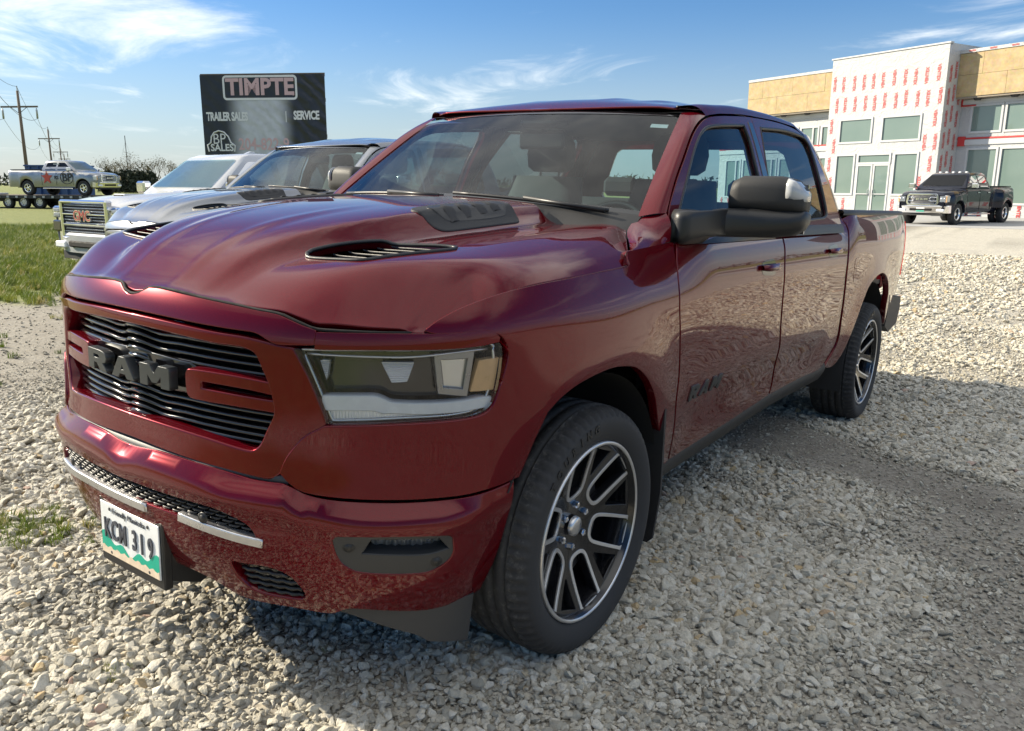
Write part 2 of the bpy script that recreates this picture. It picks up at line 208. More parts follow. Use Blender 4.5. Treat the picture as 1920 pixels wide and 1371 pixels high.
def _hood(x, y):
    ay = np.abs(y); yd = _yd(x); ye = _ye(x)
    zc, zd, zv, zk, ze = _hc(x), _hd(x), _hv(x), _hk(x), _he2(x)
    k0 = np.zeros_like(x)
    ks = [k0, yd*.55, yd, yd+.045, yd+.10, np.maximum(yd+.2, .60), k0+.70, k0+.78, ye-.035, ye, ye+.08]
    vs = [zc, zc-.22*(zc-zd), zd, zd-.62*(zd-zv), zv, zv+.003, zk, zk-.12*(zk-ze), zk-.66*(zk-ze), ze, ze-.05-.3*(zk-ze)]
    out = np.zeros_like(x)
    # piecewise monotone Hermite in |y|
    h = [ks[i+1]-ks[i] for i in range(len(ks)-1)]; dl = [(vs[i+1]-vs[i])/h[i] for i in range(len(h))]
    d = [np.zeros_like(x)]
    for i in range(1, len(ks)-1):
        w1 = 2*h[i]+h[i-1]; w2 = h[i]+2*h[i-1]; same = dl[i-1]*dl[i] > 0
        a = np.where(same, dl[i-1], 1); b = np.where(same, dl[i], 1)
        d.append(np.where(same, (w1+w2)/(w1/a+w2/b), 0))
    d.append(dl[-1])
    out = vs[0].copy()
    for i in range(len(h)):
        m = (ay >= ks[i]); t = np.clip((ay-ks[i])/h[i], 0, 1)
        v = vs[i]*(2*t**3-3*t*t+1)+h[i]*d[i]*(t**3-2*t*t+t)+vs[i+1]*(3*t*t-2*t**3)+h[i]*d[i+1]*(t**3-t*t)
        out = np.where(m, v, out)
    # V creases running back from the badge notch, fading rearwards
    f = sstep(.1, .55, x)*sstep(.93, .80, x)
    out = out+.0022*f*bump(ay, .115+.06*(.9-x), .022)-.0015*f*bump(ay, .16+.08*(.9-x), .025)
    # rounded leading edge dropping to the shut line
    af = np.maximum(ay, .085); zf, xf = _hfz(af), _hfx(af); t = np.clip((xf-x)*(1-.45*sstep(.5, .8, ay))/.17, 0, 1)
    z = zf+(out-zf)*(1-(1-t)**2.3)
    return z-1.5*np.clip(x-xf+.004, 0, .03)*sstep(.085, .05, ay)
HOOD = Grid(-.50, .96, 293, -1.02, 1.02, 409, _hood, (.014, .0045))
def hood(x, y, d=0.0):
    x = np.asarray(x, float); y = np.asarray(y, float)
    return np.stack([x, y, HOOD(x, y)+d+0*x], -1)
# ---------------------------------------------------------------- materials
MAT = {}
class NT:
    def __init__(s, name):
        s.m = bpy.data.materials.new(name); s.m.use_nodes = True; s.t = s.m.node_tree; s.t.nodes.clear()
        s.out = s.t.nodes.new('ShaderNodeOutputMaterial'); MAT[name] = s.m
    def n(s, t, **k):
        n = s.t.nodes.new(t); ins = k.pop('ins', {})
        for a, b in k.items(): setattr(n, a, b)
        for a, b in ins.items(): s.set(n.inputs[a], b)
        return n
    def set(s, sock, v):
        if isinstance(v, bpy.types.NodeSocket): s.t.links.new(v, sock)
        elif isinstance(v, (tuple, list)) and len(v) == 3 and sock.type == 'RGBA': sock.default_value = (*v, 1)
        else: sock.default_value = v
    def pos(s, space='Object'): return s.n('ShaderNodeTexCoord').outputs[space]
    def world(s): return s.n('ShaderNodeNewGeometry').outputs['Position']
    def noise(s, vec, scale, detail=4, rough=.55, dist=0, out='Fac'):
        return s.n('ShaderNodeTexNoise', ins={'Vector': vec, 'Scale': scale, 'Detail': detail, 'Roughness': rough, 'Distortion': dist}).outputs[out]
    def voro(s, vec, scale, feature='F1', out='Distance'):
        return s.n('ShaderNodeTexVoronoi', feature=feature, ins={'Vector': vec, 'Scale': scale}).outputs[out]
    def math(s, op, a, b=0.0, c=0.0):
        n = s.n('ShaderNodeMath', operation=op); s.set(n.inputs[0], a); s.set(n.inputs[1], b); s.set(n.inputs[2], c); return n.outputs[0]
    def mr(s, v, a, b, c=0.0, d=1.0, smooth=True):
        n = s.n('ShaderNodeMapRange', interpolation_type='SMOOTHSTEP' if smooth else 'LINEAR')
        for i, x in enumerate((v, a, b, c, d)): s.set(n.inputs[i], x)
        return n.outputs[0]
    def mix(s, f, a, b):
        n = s.n('ShaderNodeMix', data_type='RGBA'); s.set(n.inputs['Factor'], f); s.set(n.inputs['A'], a); s.set(n.inputs['B'], b); return n.outputs['Result']
    def ramp(s, f, *stops):
        n = s.n('ShaderNodeValToRGB'); s.set(n.inputs[0], f); e = n.color_ramp.elements
        while len(e) < len(stops): e.new(.5)
        
        for i, (p, c) in enumerate(stops): e[i].position = p; e[i].color = (*c, 1)
        return n.outputs[0]
    def bump(s, h, strength=.3, dist=.01):
        return s.n('ShaderNodeBump', ins={'Height': h, 'Strength': strength, 'Distance': dist}).outputs[0]
    def sep(s, v):
        return s.n('ShaderNodeSeparateXYZ', ins={0: v}).outputs
    def pbr(s, base, rough=.5, metal=0.0, **k):
        b = s.n('ShaderNodeBsdfPrincipled', ins={'Base Color': base, 'Roughness': rough, 'Metallic': metal})
        for a, v in k.items(): s.set(b.inputs[a.replace('_', ' ')], v)
        return b
    def done(s, sh):
        s.t.links.new(sh.outputs[0] if not isinstance(sh, bpy.types.NodeSocket) else sh, s.out.inputs['Surface']); return s.m
def plain(name, c, rough=.5, metal=0.0, var=.12, scale=30, bump=0.0, bdist=.002, **k):
    t = NT(name); p = t.pos(); n = t.noise(p, scale, 5)
    lo = tuple(v*(1-var) for v in c); hi = tuple(min(1, v*(1+var)) for v in c)
    if bump: k['Normal'] = t.bump(n, bump, bdist)
    return t.done(t.pbr(t.mix(n, lo, hi), t.mr(n, .2, .8, rough*.85, min(1, rough*1.15)), metal, **k))
def paint(name, c, metal=.55, rough=.33, dust=0.0, coat=1.0, flake=True):
    """metallic car paint under clear coat; road dust and splashes settle on the nose and low down"""
    t = NT(name); p = t.pos(); xyz = t.sep(p)
    fl = t.noise(p, 900, 2); base = t.mix(t.mr(fl, .35, .65), tuple(v*.82 for v in c), tuple(min(1, v*1.2) for v in c))
    b = t.pbr(base, rough, metal, Coat_Weight=coat, Coat_Roughness=.012, Coat_IOR=1.4, Specular_IOR_Level=0.0)
    if dust:
        low = t.mr(xyz[2], .95, .30, 0, 1); front = t.mr(xyz[0], .35, .95, .15, 1)
        sp = t.mr(t.noise(p, 130, 8, .75), .58, .74); fine = t.mr(t.noise(p, 5, 10, .8), .40, .75)
        bugs = t.mr(t.voro(p, 42), .10, .03); bugs = t.math('MULTIPLY', bugs, t.mr(t.noise(p, 9, 3), .52, .66))
        a = t.math('MULTIPLY', low, t.math('ADD', t.math('MULTIPLY', fine, .55), t.math('MULTIPLY', sp, .5)))
        a = t.math('ADD', t.math('MULTIPLY', a, t.math('ADD', t.math('MULTIPLY', front, .8), .2)), t.math('MULTIPLY', t.math('MULTIPLY', bugs, front), .7))
        a = t.math('MINIMUM', t.math('MULTIPLY', a, dust), .8)
        d = t.pbr((.30, .255, .20), .9)
        return t.done(t.n('ShaderNodeMixShader', ins={0: a, 1: b.outputs[0], 2: d.outputs[0]}).outputs[0])
    return t.done(b)
def glass(name, tint, ior=1.5, film=0.0, rough=0.0):
    """thin pane: reflects by angle, lets tinted light through, with a faint dusty film"""
    t = NT(name); fr = t.n('ShaderNodeFresnel', ins={'IOR': ior}).outputs[0]
    tr = t.n('ShaderNodeBsdfTransparent', ins={'Color': tint}); gl = t.n('ShaderNodeBsdfGlossy', ins={'Color': (1, 1, 1), 'Roughness': rough})
    s = t.n('ShaderNodeMixShader', ins={0: t.math('MINIMUM', t.math('MULTIPLY', fr, .75), 1.0), 1: tr.outputs[0], 2: gl.outputs[0]}).outputs[0]
    if film:
        df = t.n('ShaderNodeBsdfDiffuse', ins={'Color': (.5, .5, .48)}); f = t.mr(t.noise(t.pos(), 6, 6, .7), .35, .75, 0, film)
        s = t.n('ShaderNodeMixShader', ins={0: f, 1: s, 2: df.outputs[0]}).outputs[0]
    return t.done(s)
paint('paint_red', (.105, .0012, .0055), .38, .24, dust=.09)
paint('paint_grey', (.24, .25, .27), .6, .32, dust=.5)
paint('paint_white', (.50, .51, .53), .1, .4)
paint('paint_silver', (.30, .31, .32), .75, .33)
paint('paint_black', (.010, .012, .022), .2, .3)
plain('plastic_black', (.013, .013, .014), .42, bump=.25, scale=420, bdist=.0006)
plain('plastic_rough', (.019, .019, .020), .62, bump=.4, scale=300, bdist=.001)
plain('plastic_grey', (.030, .031, .033), .5, bump=.2, scale=300, bdist=.0006)
plain('gloss_black', (.006, .006, .007), .12, Coat_Weight=.6)
plain('dark_void', (.006, .006, .006), .9)
plain('chrome', (.82, .83, .85), .09, 1.0, var=.03)
plain('silver', (.62, .62, .63), .30, .9, var=.06)
plain('machined', (.62, .62, .63), .34, .85, var=.05, scale=200)
plain('wheel_black', (.010, .010, .012), .22, .2, Coat_Weight=.5)
plain('letter_grey', (.045, .05, .054), .38, .5)
plain('fabric_dark', (.045, .046, .05), .85, bump=.3, scale=500, bdist=.001)
plain('dash', (.06, .061, .063), .7)
plain('white_lens', (.86, .88, .90), .25)
plain('amber_lens', (.82, .50, .24), .3)
t = NT('ribbed'); w_ = t.n('ShaderNodeTexWave', bands_direction='Z', ins={'Vector': t.pos(), 'Scale': 55.0}).outputs['Fac']; t.done(t.pbr((.85, .87, .9), .22, .55, Normal=t.bump(w_, .6, .004)))
t = NT('diffuser'); w_ = t.n('ShaderNodeTexWave', bands_direction='Y', ins={'Vector': t.pos(), 'Scale': 48.0}).outputs['Fac']; t.done(t.pbr((.86, .89, .93), .16, .25, Normal=t.bump(w_, .35, .003)))
plain('red_lens', (.35, .012, .012), .15, Coat_Weight=1.0)
plain('steel_dark', (.10, .10, .105), .5, .7); plain('steel_light', (.30, .30, .31), .3, .8); plain('lens_grey', (.40, .41, .42), .2, Coat_Weight=.6)
plain('plate_white', (.72, .74, .74), .35)
plain('plate_green', (.0, .36, .24), .4)
plain('plate_tan', (.68, .56, .42), .5, var=.3, scale=60)
plain('plate_ink', (.05, .055, .07), .5)
glass('glass_wind', (.70, .86, .86), 1.5, .025)
glass('glass_side', (.62, .78, .80), 1.5, .03)
glass('glass_tint', (.42, .52, .54), 1.5, .03)
glass('glass_lens', (.93, .94, .95), 1.45, .05)
def tyre_mat():
    t = NT('tyre'); p = t.pos(); x, y, z = t.sep(p)
    n = t.noise(p, 38, 6, .7); d = t.mr(n, .48, .80); r = t.math('SQRT', t.math('ADD', t.math('MULTIPLY', x, x), t.math('MULTIPLY', z, z)))
    tread = t.mr(r, .37, .392); dust = t.math('MULTIPLY', t.math('ADD', t.math('MULTIPLY', tread, .85), .03), d)
    col = t.mix(dust, (.022, .022, .0235), (.11, .105, .095))
    return t.done(t.pbr(col, .78, Normal=t.bump(t.noise(p, 160, 3), .25, .001)))
tyre_mat()
# ---------------------------------------------------------------- mesh builders
def link(o, parent=None):
    COL.objects.link(o)
    if parent is not None: o.parent = parent
    return o
def mesh(name, V, F, mat, parent=None, N=None, smooth=True, mats=None, fm=None):
    me = bpy.data.meshes.new(name); me.from_pydata([tuple(map(float, v)) for v in V], [], [tuple(int(i) for i in f) for f in F])
    if mats:
        for k in mats: me.materials.append(MAT[k])
        if fm is not None: me.polygons.foreach_set('material_index', fm)
    else: me.materials.append(MAT[mat])
    me.polygons.foreach_set('use_smooth', [smooth]*len(me.polygons)); me.update()
    if N is not None: me.normals_split_custom_set_from_vertices([tuple(map(float, n)) for n in N])
    return link(bpy.data.objects.new(name, me), parent)
def empty(name, label=None, cat=None, group=None, loc=(0, 0, 0), rot=None):
    o = bpy.data.objects.new(name, None); COL.objects.link(o); o.location = loc; o.empty_display_size = .3
    if rot is not None: o.rotation_euler = rot
    tag(o, label, cat, group); return o
def tag(o, label=None, cat=None, group=None, kind=None):
    if label: o['label'] = label
    if cat: o['category'] = cat
    if group: o['group'] = group
    if kind: o['kind'] = kind
    return o
def smooth_loop(pts, sp, closed=True):
    """Catmull-Rom through traced points, straight through corners, evenly resampled"""
    P = [np.array(p[:2], float) for p in pts]; C = [len(p) > 2 for p in pts]; n = len(P); out = []
    for i in range(n if closed else n-1):
        j = (i+1) % n; a, b = P[i], P[j]
        m0 = (P[j]-P[i-1])*.5 if (not C[i] and (closed or i > 0)) else (b-a)
        m1 = (P[(j+1) % n]-P[i])*.5 if (not C[j] and (closed or j < n-1)) else (b-a)
        d = np.linalg.norm(b-a); lim = d*1.2
        for m in (m0, m1):
            l = np.linalg.norm(m)
            if l > lim: m *= lim/l
        k = max(1, int(math.ceil(d/sp)))
        for q in range(k):
            t = q/k; out.append(a*(2*t**3-3*t*t+1)+m0*(t**3-2*t*t+t)+b*(3*t*t-2*t**3)+m1*(t**3-t*t))
    if not closed: out.append(P[-1])
    return np.array(out)
def inside(poly, pts):
    x, y = pts[:, 0], pts[:, 1]; c = np.zeros(len(pts), bool); n = len(poly); j = n-1
    for i in range(n):
        xi, yi = poly[i]; xj, yj = poly[j]
        if yi != yj:
            m = ((yi > y) != (yj > y)) & (x < (xj-xi)*(y-yi)/(yj-yi)+xi); c ^= m
        j = i
    return c
def near(poly, pts, d):
    q = poly; r = np.roll(poly, -1, 0); out = np.zeros(len(pts), bool)
    for a, b in zip(q, r):
        ab = b-a; t = np.clip(((pts-a)@ab)/max(ab@ab, 1e-12), 0, 1); out |= (np.hypot(*(pts-a-t[:, None]*ab).T) < d)
    return out
def fill(outer, holes, sp):
    lo, hi = outer.min(0), outer.max(0)
    nx = max(1, int((hi[0]-lo[0])/sp)); ny = max(1, int((hi[1]-lo[1])/sp))
    gx, gy = np.meshgrid(lo[0]+(np.arange(nx)+.5)*(hi[0]-lo[0])/nx, lo[1]+(np.arange(ny)+.5)*(hi[1]-lo[1])/ny)
    g = np.stack([gx.ravel(), gy.ravel()], 1); g = g[inside(outer, g)]
    for h in holes: g = g[~inside(h, g)]
    for l in [outer]+list(holes):
        if len(g): g = g[~near(l, g, sp*.45)]
    vs, es = [], []
    for l in [outer]+list(holes):
        k = len(vs); vs += [Vector(p) for p in l]; es += [(k+i, k+(i+1) % len(l)) for i in range(len(l))]
    vs += [Vector(p) for p in g]
    v, e, f, ov, oe, of = delaunay_2d_cdt(vs, es, [], 0, 1e-7)
    v = np.array([tuple(q) for q in v]); f = np.array([tuple(q) for q in f if len(q) == 3])
    c = v[f].mean(1); k = inside(outer, c)
    for h in holes: k &= ~inside(h, c)
    f = f[k]
    A = v[f]; ar = (A[:, 1, 0]-A[:, 0, 0])*(A[:, 2, 1]-A[:, 0, 1])-(A[:, 2, 0]-A[:, 0, 0])*(A[:, 1, 1]-A[:, 0, 1])
    f = f[np.abs(ar) > 1e-10]; ar = ar[np.abs(ar) > 1e-10]; f = np.where(ar[:, None] < 0, f[:, ::-1], f)
    return v, f
def surf_normals(fn, a, b, d):
    h = 1e-3; du = fn(a+h, b, d)-fn(a-h, b, d); dv = fn(a, b+h, d)-fn(a, b-h, d)
    n = np.cross(du, dv); n /= np.maximum(np.linalg.norm(n, axis=1, keepdims=True), 1e-9)
    up = fn(a, b, d+1e-3)-fn(a, b, d); s = np.sign((n*up).sum(1)); s[s == 0] = 1
    return n*s[:, None], s
def panel(name, outline, fn, mat, parent=None, holes=(), sp=.03, depth=.012, d=0.0, mirror=False, edge=.0025, dfn=None, esp=None, both=False, backing=None):
    """one sheet-metal piece: outline (and holes) filled over the surface fn(a, b, d), with rounded returned edges"""
    esp = esp or sp; o = smooth_loop(outline, esp); hs = [smooth_loop(h, esp) for h in holes]
    g = (lambda a, b, dd: fn(a, b, dd+dfn(a, b))) if dfn else fn
    v, f = fill(o, hs, sp)
    a, b = v[:, 0], v[:, 1]; dd = np.full(len(v), float(d)); Pt = g(a, b, dd); Nm, sg = surf_normals(g, a, b, dd)
    if sg.sum() < 0: f = f[:, ::-1]
    V = [Pt]; Nn = [Nm]; F = [tuple(q) for q in f]; k = len(Pt)
    if depth:
        for li, l in enumerate([o]+hs):
            q = np.roll(l, -1, 0)-np.roll(l, 1, 0); la = .5*np.sum(l[:, 0]*np.roll(l[:, 1], -1)-np.roll(l[:, 0], -1)*l[:, 1])
            la, lb = l[:, 0], l[:, 1]; ld = np.full(len(l), float(d)); base = g(la, lb, ld); nn, _ = surf_normals(g, la, lb, ld)
            area = .5*np.sum(la*np.roll(lb, -1)-np.roll(la, -1)*lb)
            tan = np.roll(base, -1, 0)-np.roll(base, 1, 0); tan /= np.maximum(np.linalg.norm(tan, axis=1, keepdims=True), 1e-9)
            out = np.cross(tan, nn); ccw = (area > 0); sgn = (1 if ccw else -1)*(1 if li == 0 else -1)*(1 if sg.sum() > 0 else -1)
            out = out*sgn
            r0, r1, r2 = base, base+out*edge*.8-nn*edge, base+out*edge*.8-nn*(edge+depth)
            m = len(l); i0 = k; V += [r0, r1, r2]; Nn += [nn, out*.8+nn*.2, out]
            for i in range(m):
                j = (i+1) % m
                for r in (0, 1):
                    q = (i0+r*m+i, i0+r*m+j, i0+(r+1)*m+j, i0+(r+1)*m+i)
                    F.append(q if (sgn < 0) == (np.dot(np.cross(base[j]-base[i], nn[i]), out[i])*sgn > 0) else q[::-1])
            k += 3*m
    V = np.vstack(V); Nn = np.vstack(Nn); Nn /= np.maximum(np.linalg.norm(Nn, axis=1, keepdims=True), 1e-9)
    def emit(nm, V, F, Nn): return mesh(nm, V, F, mat, parent, Nn)
    # make every face agree with its vertex normals
    F = [q if np.dot(np.cross(V[q[1]]-V[q[0]], V[q[2]]-V[q[0]]), Nn[list(q)].mean(0)) >= 0 else tuple(q)[::-1] for q in F]
    res = []
    if not mirror or both: res.append(emit(name, V, F, Nn))
    if mirror or both: res.append(emit(name, V*[1, -1, 1], [tuple(q)[::-1] for q in F], Nn*[1, -1, 1]))
    return res if both else res[0]
def loft(name, curves, mat, parent=None, closed_u=False, caps=False, both=False, smooth=True, flip=False):
    """skin through equal-length curves"""
    Cs = [np.asarray(c, float) for c in curves]; n = len(Cs[0]); V = np.vstack(Cs); F = []
    for r in range(len(Cs)-1):
        for i in range(n if closed_u else n-1):
            j = (i+1) % n; F.append((r*n+i, r*n+j, (r+1)*n+j, (r+1)*n+i))
    if caps: F += [tuple(range(n))[::-1], tuple((len(Cs)-1)*n+i for i in range(n))]
    if flip: F = [q[::-1] for q in F]
    o = mesh(name, V, F, mat, parent, smooth=smooth)
    if both: return o, mesh(name, V*[1, -1, 1], [q[::-1] for q in F], mat, parent, smooth=smooth)
    return o
def rs(pts, n):
    """resample a 3-D polyline smoothly to n points"""
    p = np.asarray(pts, float); c = np.concatenate([[0], np.cumsum(np.linalg.norm(np.diff(p, axis=0), axis=1))]); t = np.linspace(0, c[-1], n)
    if len(p) < 3: return np.stack([np.interp(t, c, p[:, k]) for k in range(3)], 1)
    return np.stack([cspline(c, p[:, k])(t) for k in range(3)], 1)
def rsl(pts, n):
    p = np.asarray(pts, float); c = np.concatenate([[0], np.cumsum(np.linalg.norm(np.diff(p, axis=0), axis=1))]); t = np.linspace(0, c[-1], n)
    return np.stack([pchip(c, p[:, k])(t) for k in range(3)], 1)
class MB:
    """collects simple solids into one mesh"""
    def __init__(s): s.V = []; s.F = []; s.M = []
    def add(s, V, F, m=0):
        k = len(s.V); s.V += [tuple(map(float, v)) for v in V]; s.F += [tuple(i+k for i in f) for f in F]; s.M += [m]*len(F)
    def box(s, x0, x1, y0, y1, z0, z1, m=0):
        s.add([(x, y, z) for x in (x0, x1) for y in (y0, y1) for z in (z0, z1)], [(0, 1, 3, 2), (4, 6, 7, 5), (0, 4, 5, 1), (2, 3, 7, 6), (0, 2, 6, 4), (1, 5, 7, 3)], m)
    def rbox(s, x0, x1, y0, y1, z0, z1, b=.01, m=0):
        """box with chamfered edges"""
        xs, ys, zs = (x0, x1), (y0, y1), (z0, z1); V = []; idx = {}
        for i in (0, 1):
            for j in (0, 1):
                for k in (0, 1):
                    c = np.array([xs[i], ys[j], zs[k]]); sgn = np.array([1-2*i, 1-2*j, 1-2*k])
                    for ax in range(3):
                        p = c+sgn*b; p[ax] = c[ax]; idx[(i, j, k, ax)] = len(V); V.append(p)
        F = []
        for ax in range(3):
            o = [a for a in range(3) if a != ax]
            for e in (0, 1):
                q = []
                for u, v in ((0, 0), (1, 0), (1, 1), (0, 1)):
                    t = [0, 0, 0]; t[ax] = e; t[o[0]] = u; t[o[1]] = v; q.append(idx[(*t, ax)])
                F.append(q)
            for u in (0, 1):
                for v in (0, 1):
                    t0 = [0, 0, 0]; t0[o[0]] = u; t0[o[1]] = v; t1 = list(t0); t1[ax] = 1
                    F.append([idx[(*t0, o[0])], idx[(*t1, o[0])], idx[(*t1, o[1])], idx[(*t0, o[1])]])
        for i in (0, 1):
            for j in (0, 1):
                for k in (0, 1): F.append([idx[(i, j, k, a)] for a in range(3)])
        c = np.array([(x0+x1)/2, (y0+y1)/2, (z0+z1)/2]); G = []
        for f in F:
            P = [np.array(V[i]) for i in f]; n = np.cross(P[1]-P[0], P[2]-P[0]); G.append(f if n@(sum(P)/len(P)-c) > 0 else f[::-1])
        s.add(V, G, m)
    def tube(s, pts, r, n=8, m=0, cap=True):
        P = [np.array(p, float) for p in pts]; R = r if isinstance(r, (list, tuple)) else [r]*len(P); V = []; F = []
        up = np.array([0, 0, 1.])
        for i, p in enumerate(P):
            t = P[min(i+1, len(P)-1)]-P[max(i-1, 0)]; t /= np.linalg.norm(t)+1e-9
            a = np.cross(t, up if abs(t[2]) < .95 else np.array([1., 0, 0])); a /= np.linalg.norm(a); b = np.cross(a, t)
            V += [p+R[i]*(math.cos(2*math.pi*k/n)*a+math.sin(2*math.pi*k/n)*b) for k in range(n)]
        for i in range(len(P)-1):
            for k in range(n): F.append((i*n+k, i*n+(k+1) % n, (i+1)*n+(k+1) % n, (i+1)*n+k)[::-1])
        if cap: F += [tuple(range(n)), tuple((len(P)-1)*n+k for k in range(n))[::-1]]
        s.add(V, F, m)
    def lathe(s, prof, n=48, axis='y', c=(0, 0, 0), m=0):
        """prof: (radius, height along axis)"""
        V = []; F = []; k = len(prof)
        for i in range(n):
            a = 2*math.pi*i/n
            for r, h in prof:
                u, v = r*math.cos(a), r*math.sin(a)
                V.append((c[0]+u, c[1]+h, c[2]+v) if axis == 'y' else (c[0]+u, c[1]+v, c[2]+h) if axis == 'z' else (c[0]+h, c[1]+u, c[2]+v))
        for i in range(n):
            j = (i+1) % n
            for q in range(k-1): F.append((i*k+q, j*k+q, j*k+q+1, i*k+q+1))
        s.add(V, F, m)
    def prism(s, poly, y0, y1, m=0, plane='xz'):
        n = len(poly)
        def p3(a, b, h): return (a, h, b) if plane == 'xz' else (h, a, b) if plane == 'yz' else (a, b, h)
        V = [p3(a, b, y0) for a, b in poly]+[p3(a, b, y1) for a, b in poly]
        F = [tuple(range(n)), tuple(range(n, 2*n))[::-1]]+[(i, (i+1) % n, n+(i+1) % n, n+i)[::-1] for i in range(n)]
        s.add(V, F, m)
    def obj(s, name, mat, parent=None, smooth=False, mats=None, auto=None, fixn=True):
        o = mesh(name, s.V, s.F, mat, parent, smooth=smooth, mats=mats, fm=s.M if mats else None)
        if fixn:
            import bmesh
            bm = bmesh.new(); bm.from_mesh(o.data); bmesh.ops.recalc_face_normals(bm, faces=bm.faces); bm.to_mesh(o.data); bm.free()
        if auto is not None:
            o.data.polygons.foreach_set('use_smooth', [True]*len(o.data.polygons))
            sharp_by_angle(o.data, auto)
        return o
def sharp_by_angle(me, deg):
    import bmesh
    bm = bmesh.new(); bm.from_mesh(me); lim = math.radians(deg)
    for e in bm.edges: e.smooth = not (len(e.link_faces) == 2 and e.calc_face_angle(0) > lim)
    bm.to_mesh(me); bm.free()
def copy_tree(o, parent=None, swap=None):
    c = o.copy(); COL.objects.link(c); c.parent = parent
    if swap and c.data and len(c.data.materials):
        for i, sl in enumerate(c.material_slots):
            if sl.material and sl.material.name in swap:
                nm = swap[sl.material.name]; sl.link = 'OBJECT'; sl.material = MAT[nm]
    for ch in o.children: copy_tree(ch, c, swap)
    return c
_fonts = {}
def text_mesh(txt, size=1.0, ex=.0, bold=0.0, align='CENTER', xs=1.0, spacing=1.0):
    """lettering as mesh data in its own XY plane"""
    cu = bpy.data.curves.new('lettering', 'FONT'); cu.body = txt; cu.size = size; cu.extrude = ex; cu.offset = bold; cu.align_x = align; cu.align_y = 'CENTER'; cu.space_character = spacing; cu.resolution_u = 3
    ob = bpy.data.objects.new('lettering', cu); COL.objects.link(ob)
    bpy.context.view_layer.update()
    me = bpy.data.meshes.new_from_object(ob.evaluated_get(bpy.context.evaluated_depsgraph_get())); bpy.data.objects.remove(ob)
    if xs != 1.0:
        for v in me.vertices: v.co.x *= xs
    return me
def lettering(name, txt, mat, M, parent=None, **k):
    me = text_mesh(txt, **k); me.materials.clear(); me.materials.append(MAT[mat]); o = bpy.data.objects.new(name, me); link(o, parent); o.matrix_local = M; return o
def frame_m(o, r, u):
    """matrix with origin o, X along r, Y along u, Z their cross"""
    r = Vector(r).normalized(); u = Vector(u); u = (u-r*u.dot(r)).normalized(); n = r.cross(u)
    return Matrix(((r.x, u.x, n.x, o[0]), (r.y, u.y, n.y, o[1]), (r.z, u.z, n.z, o[2]), (0, 0, 0, 1)))
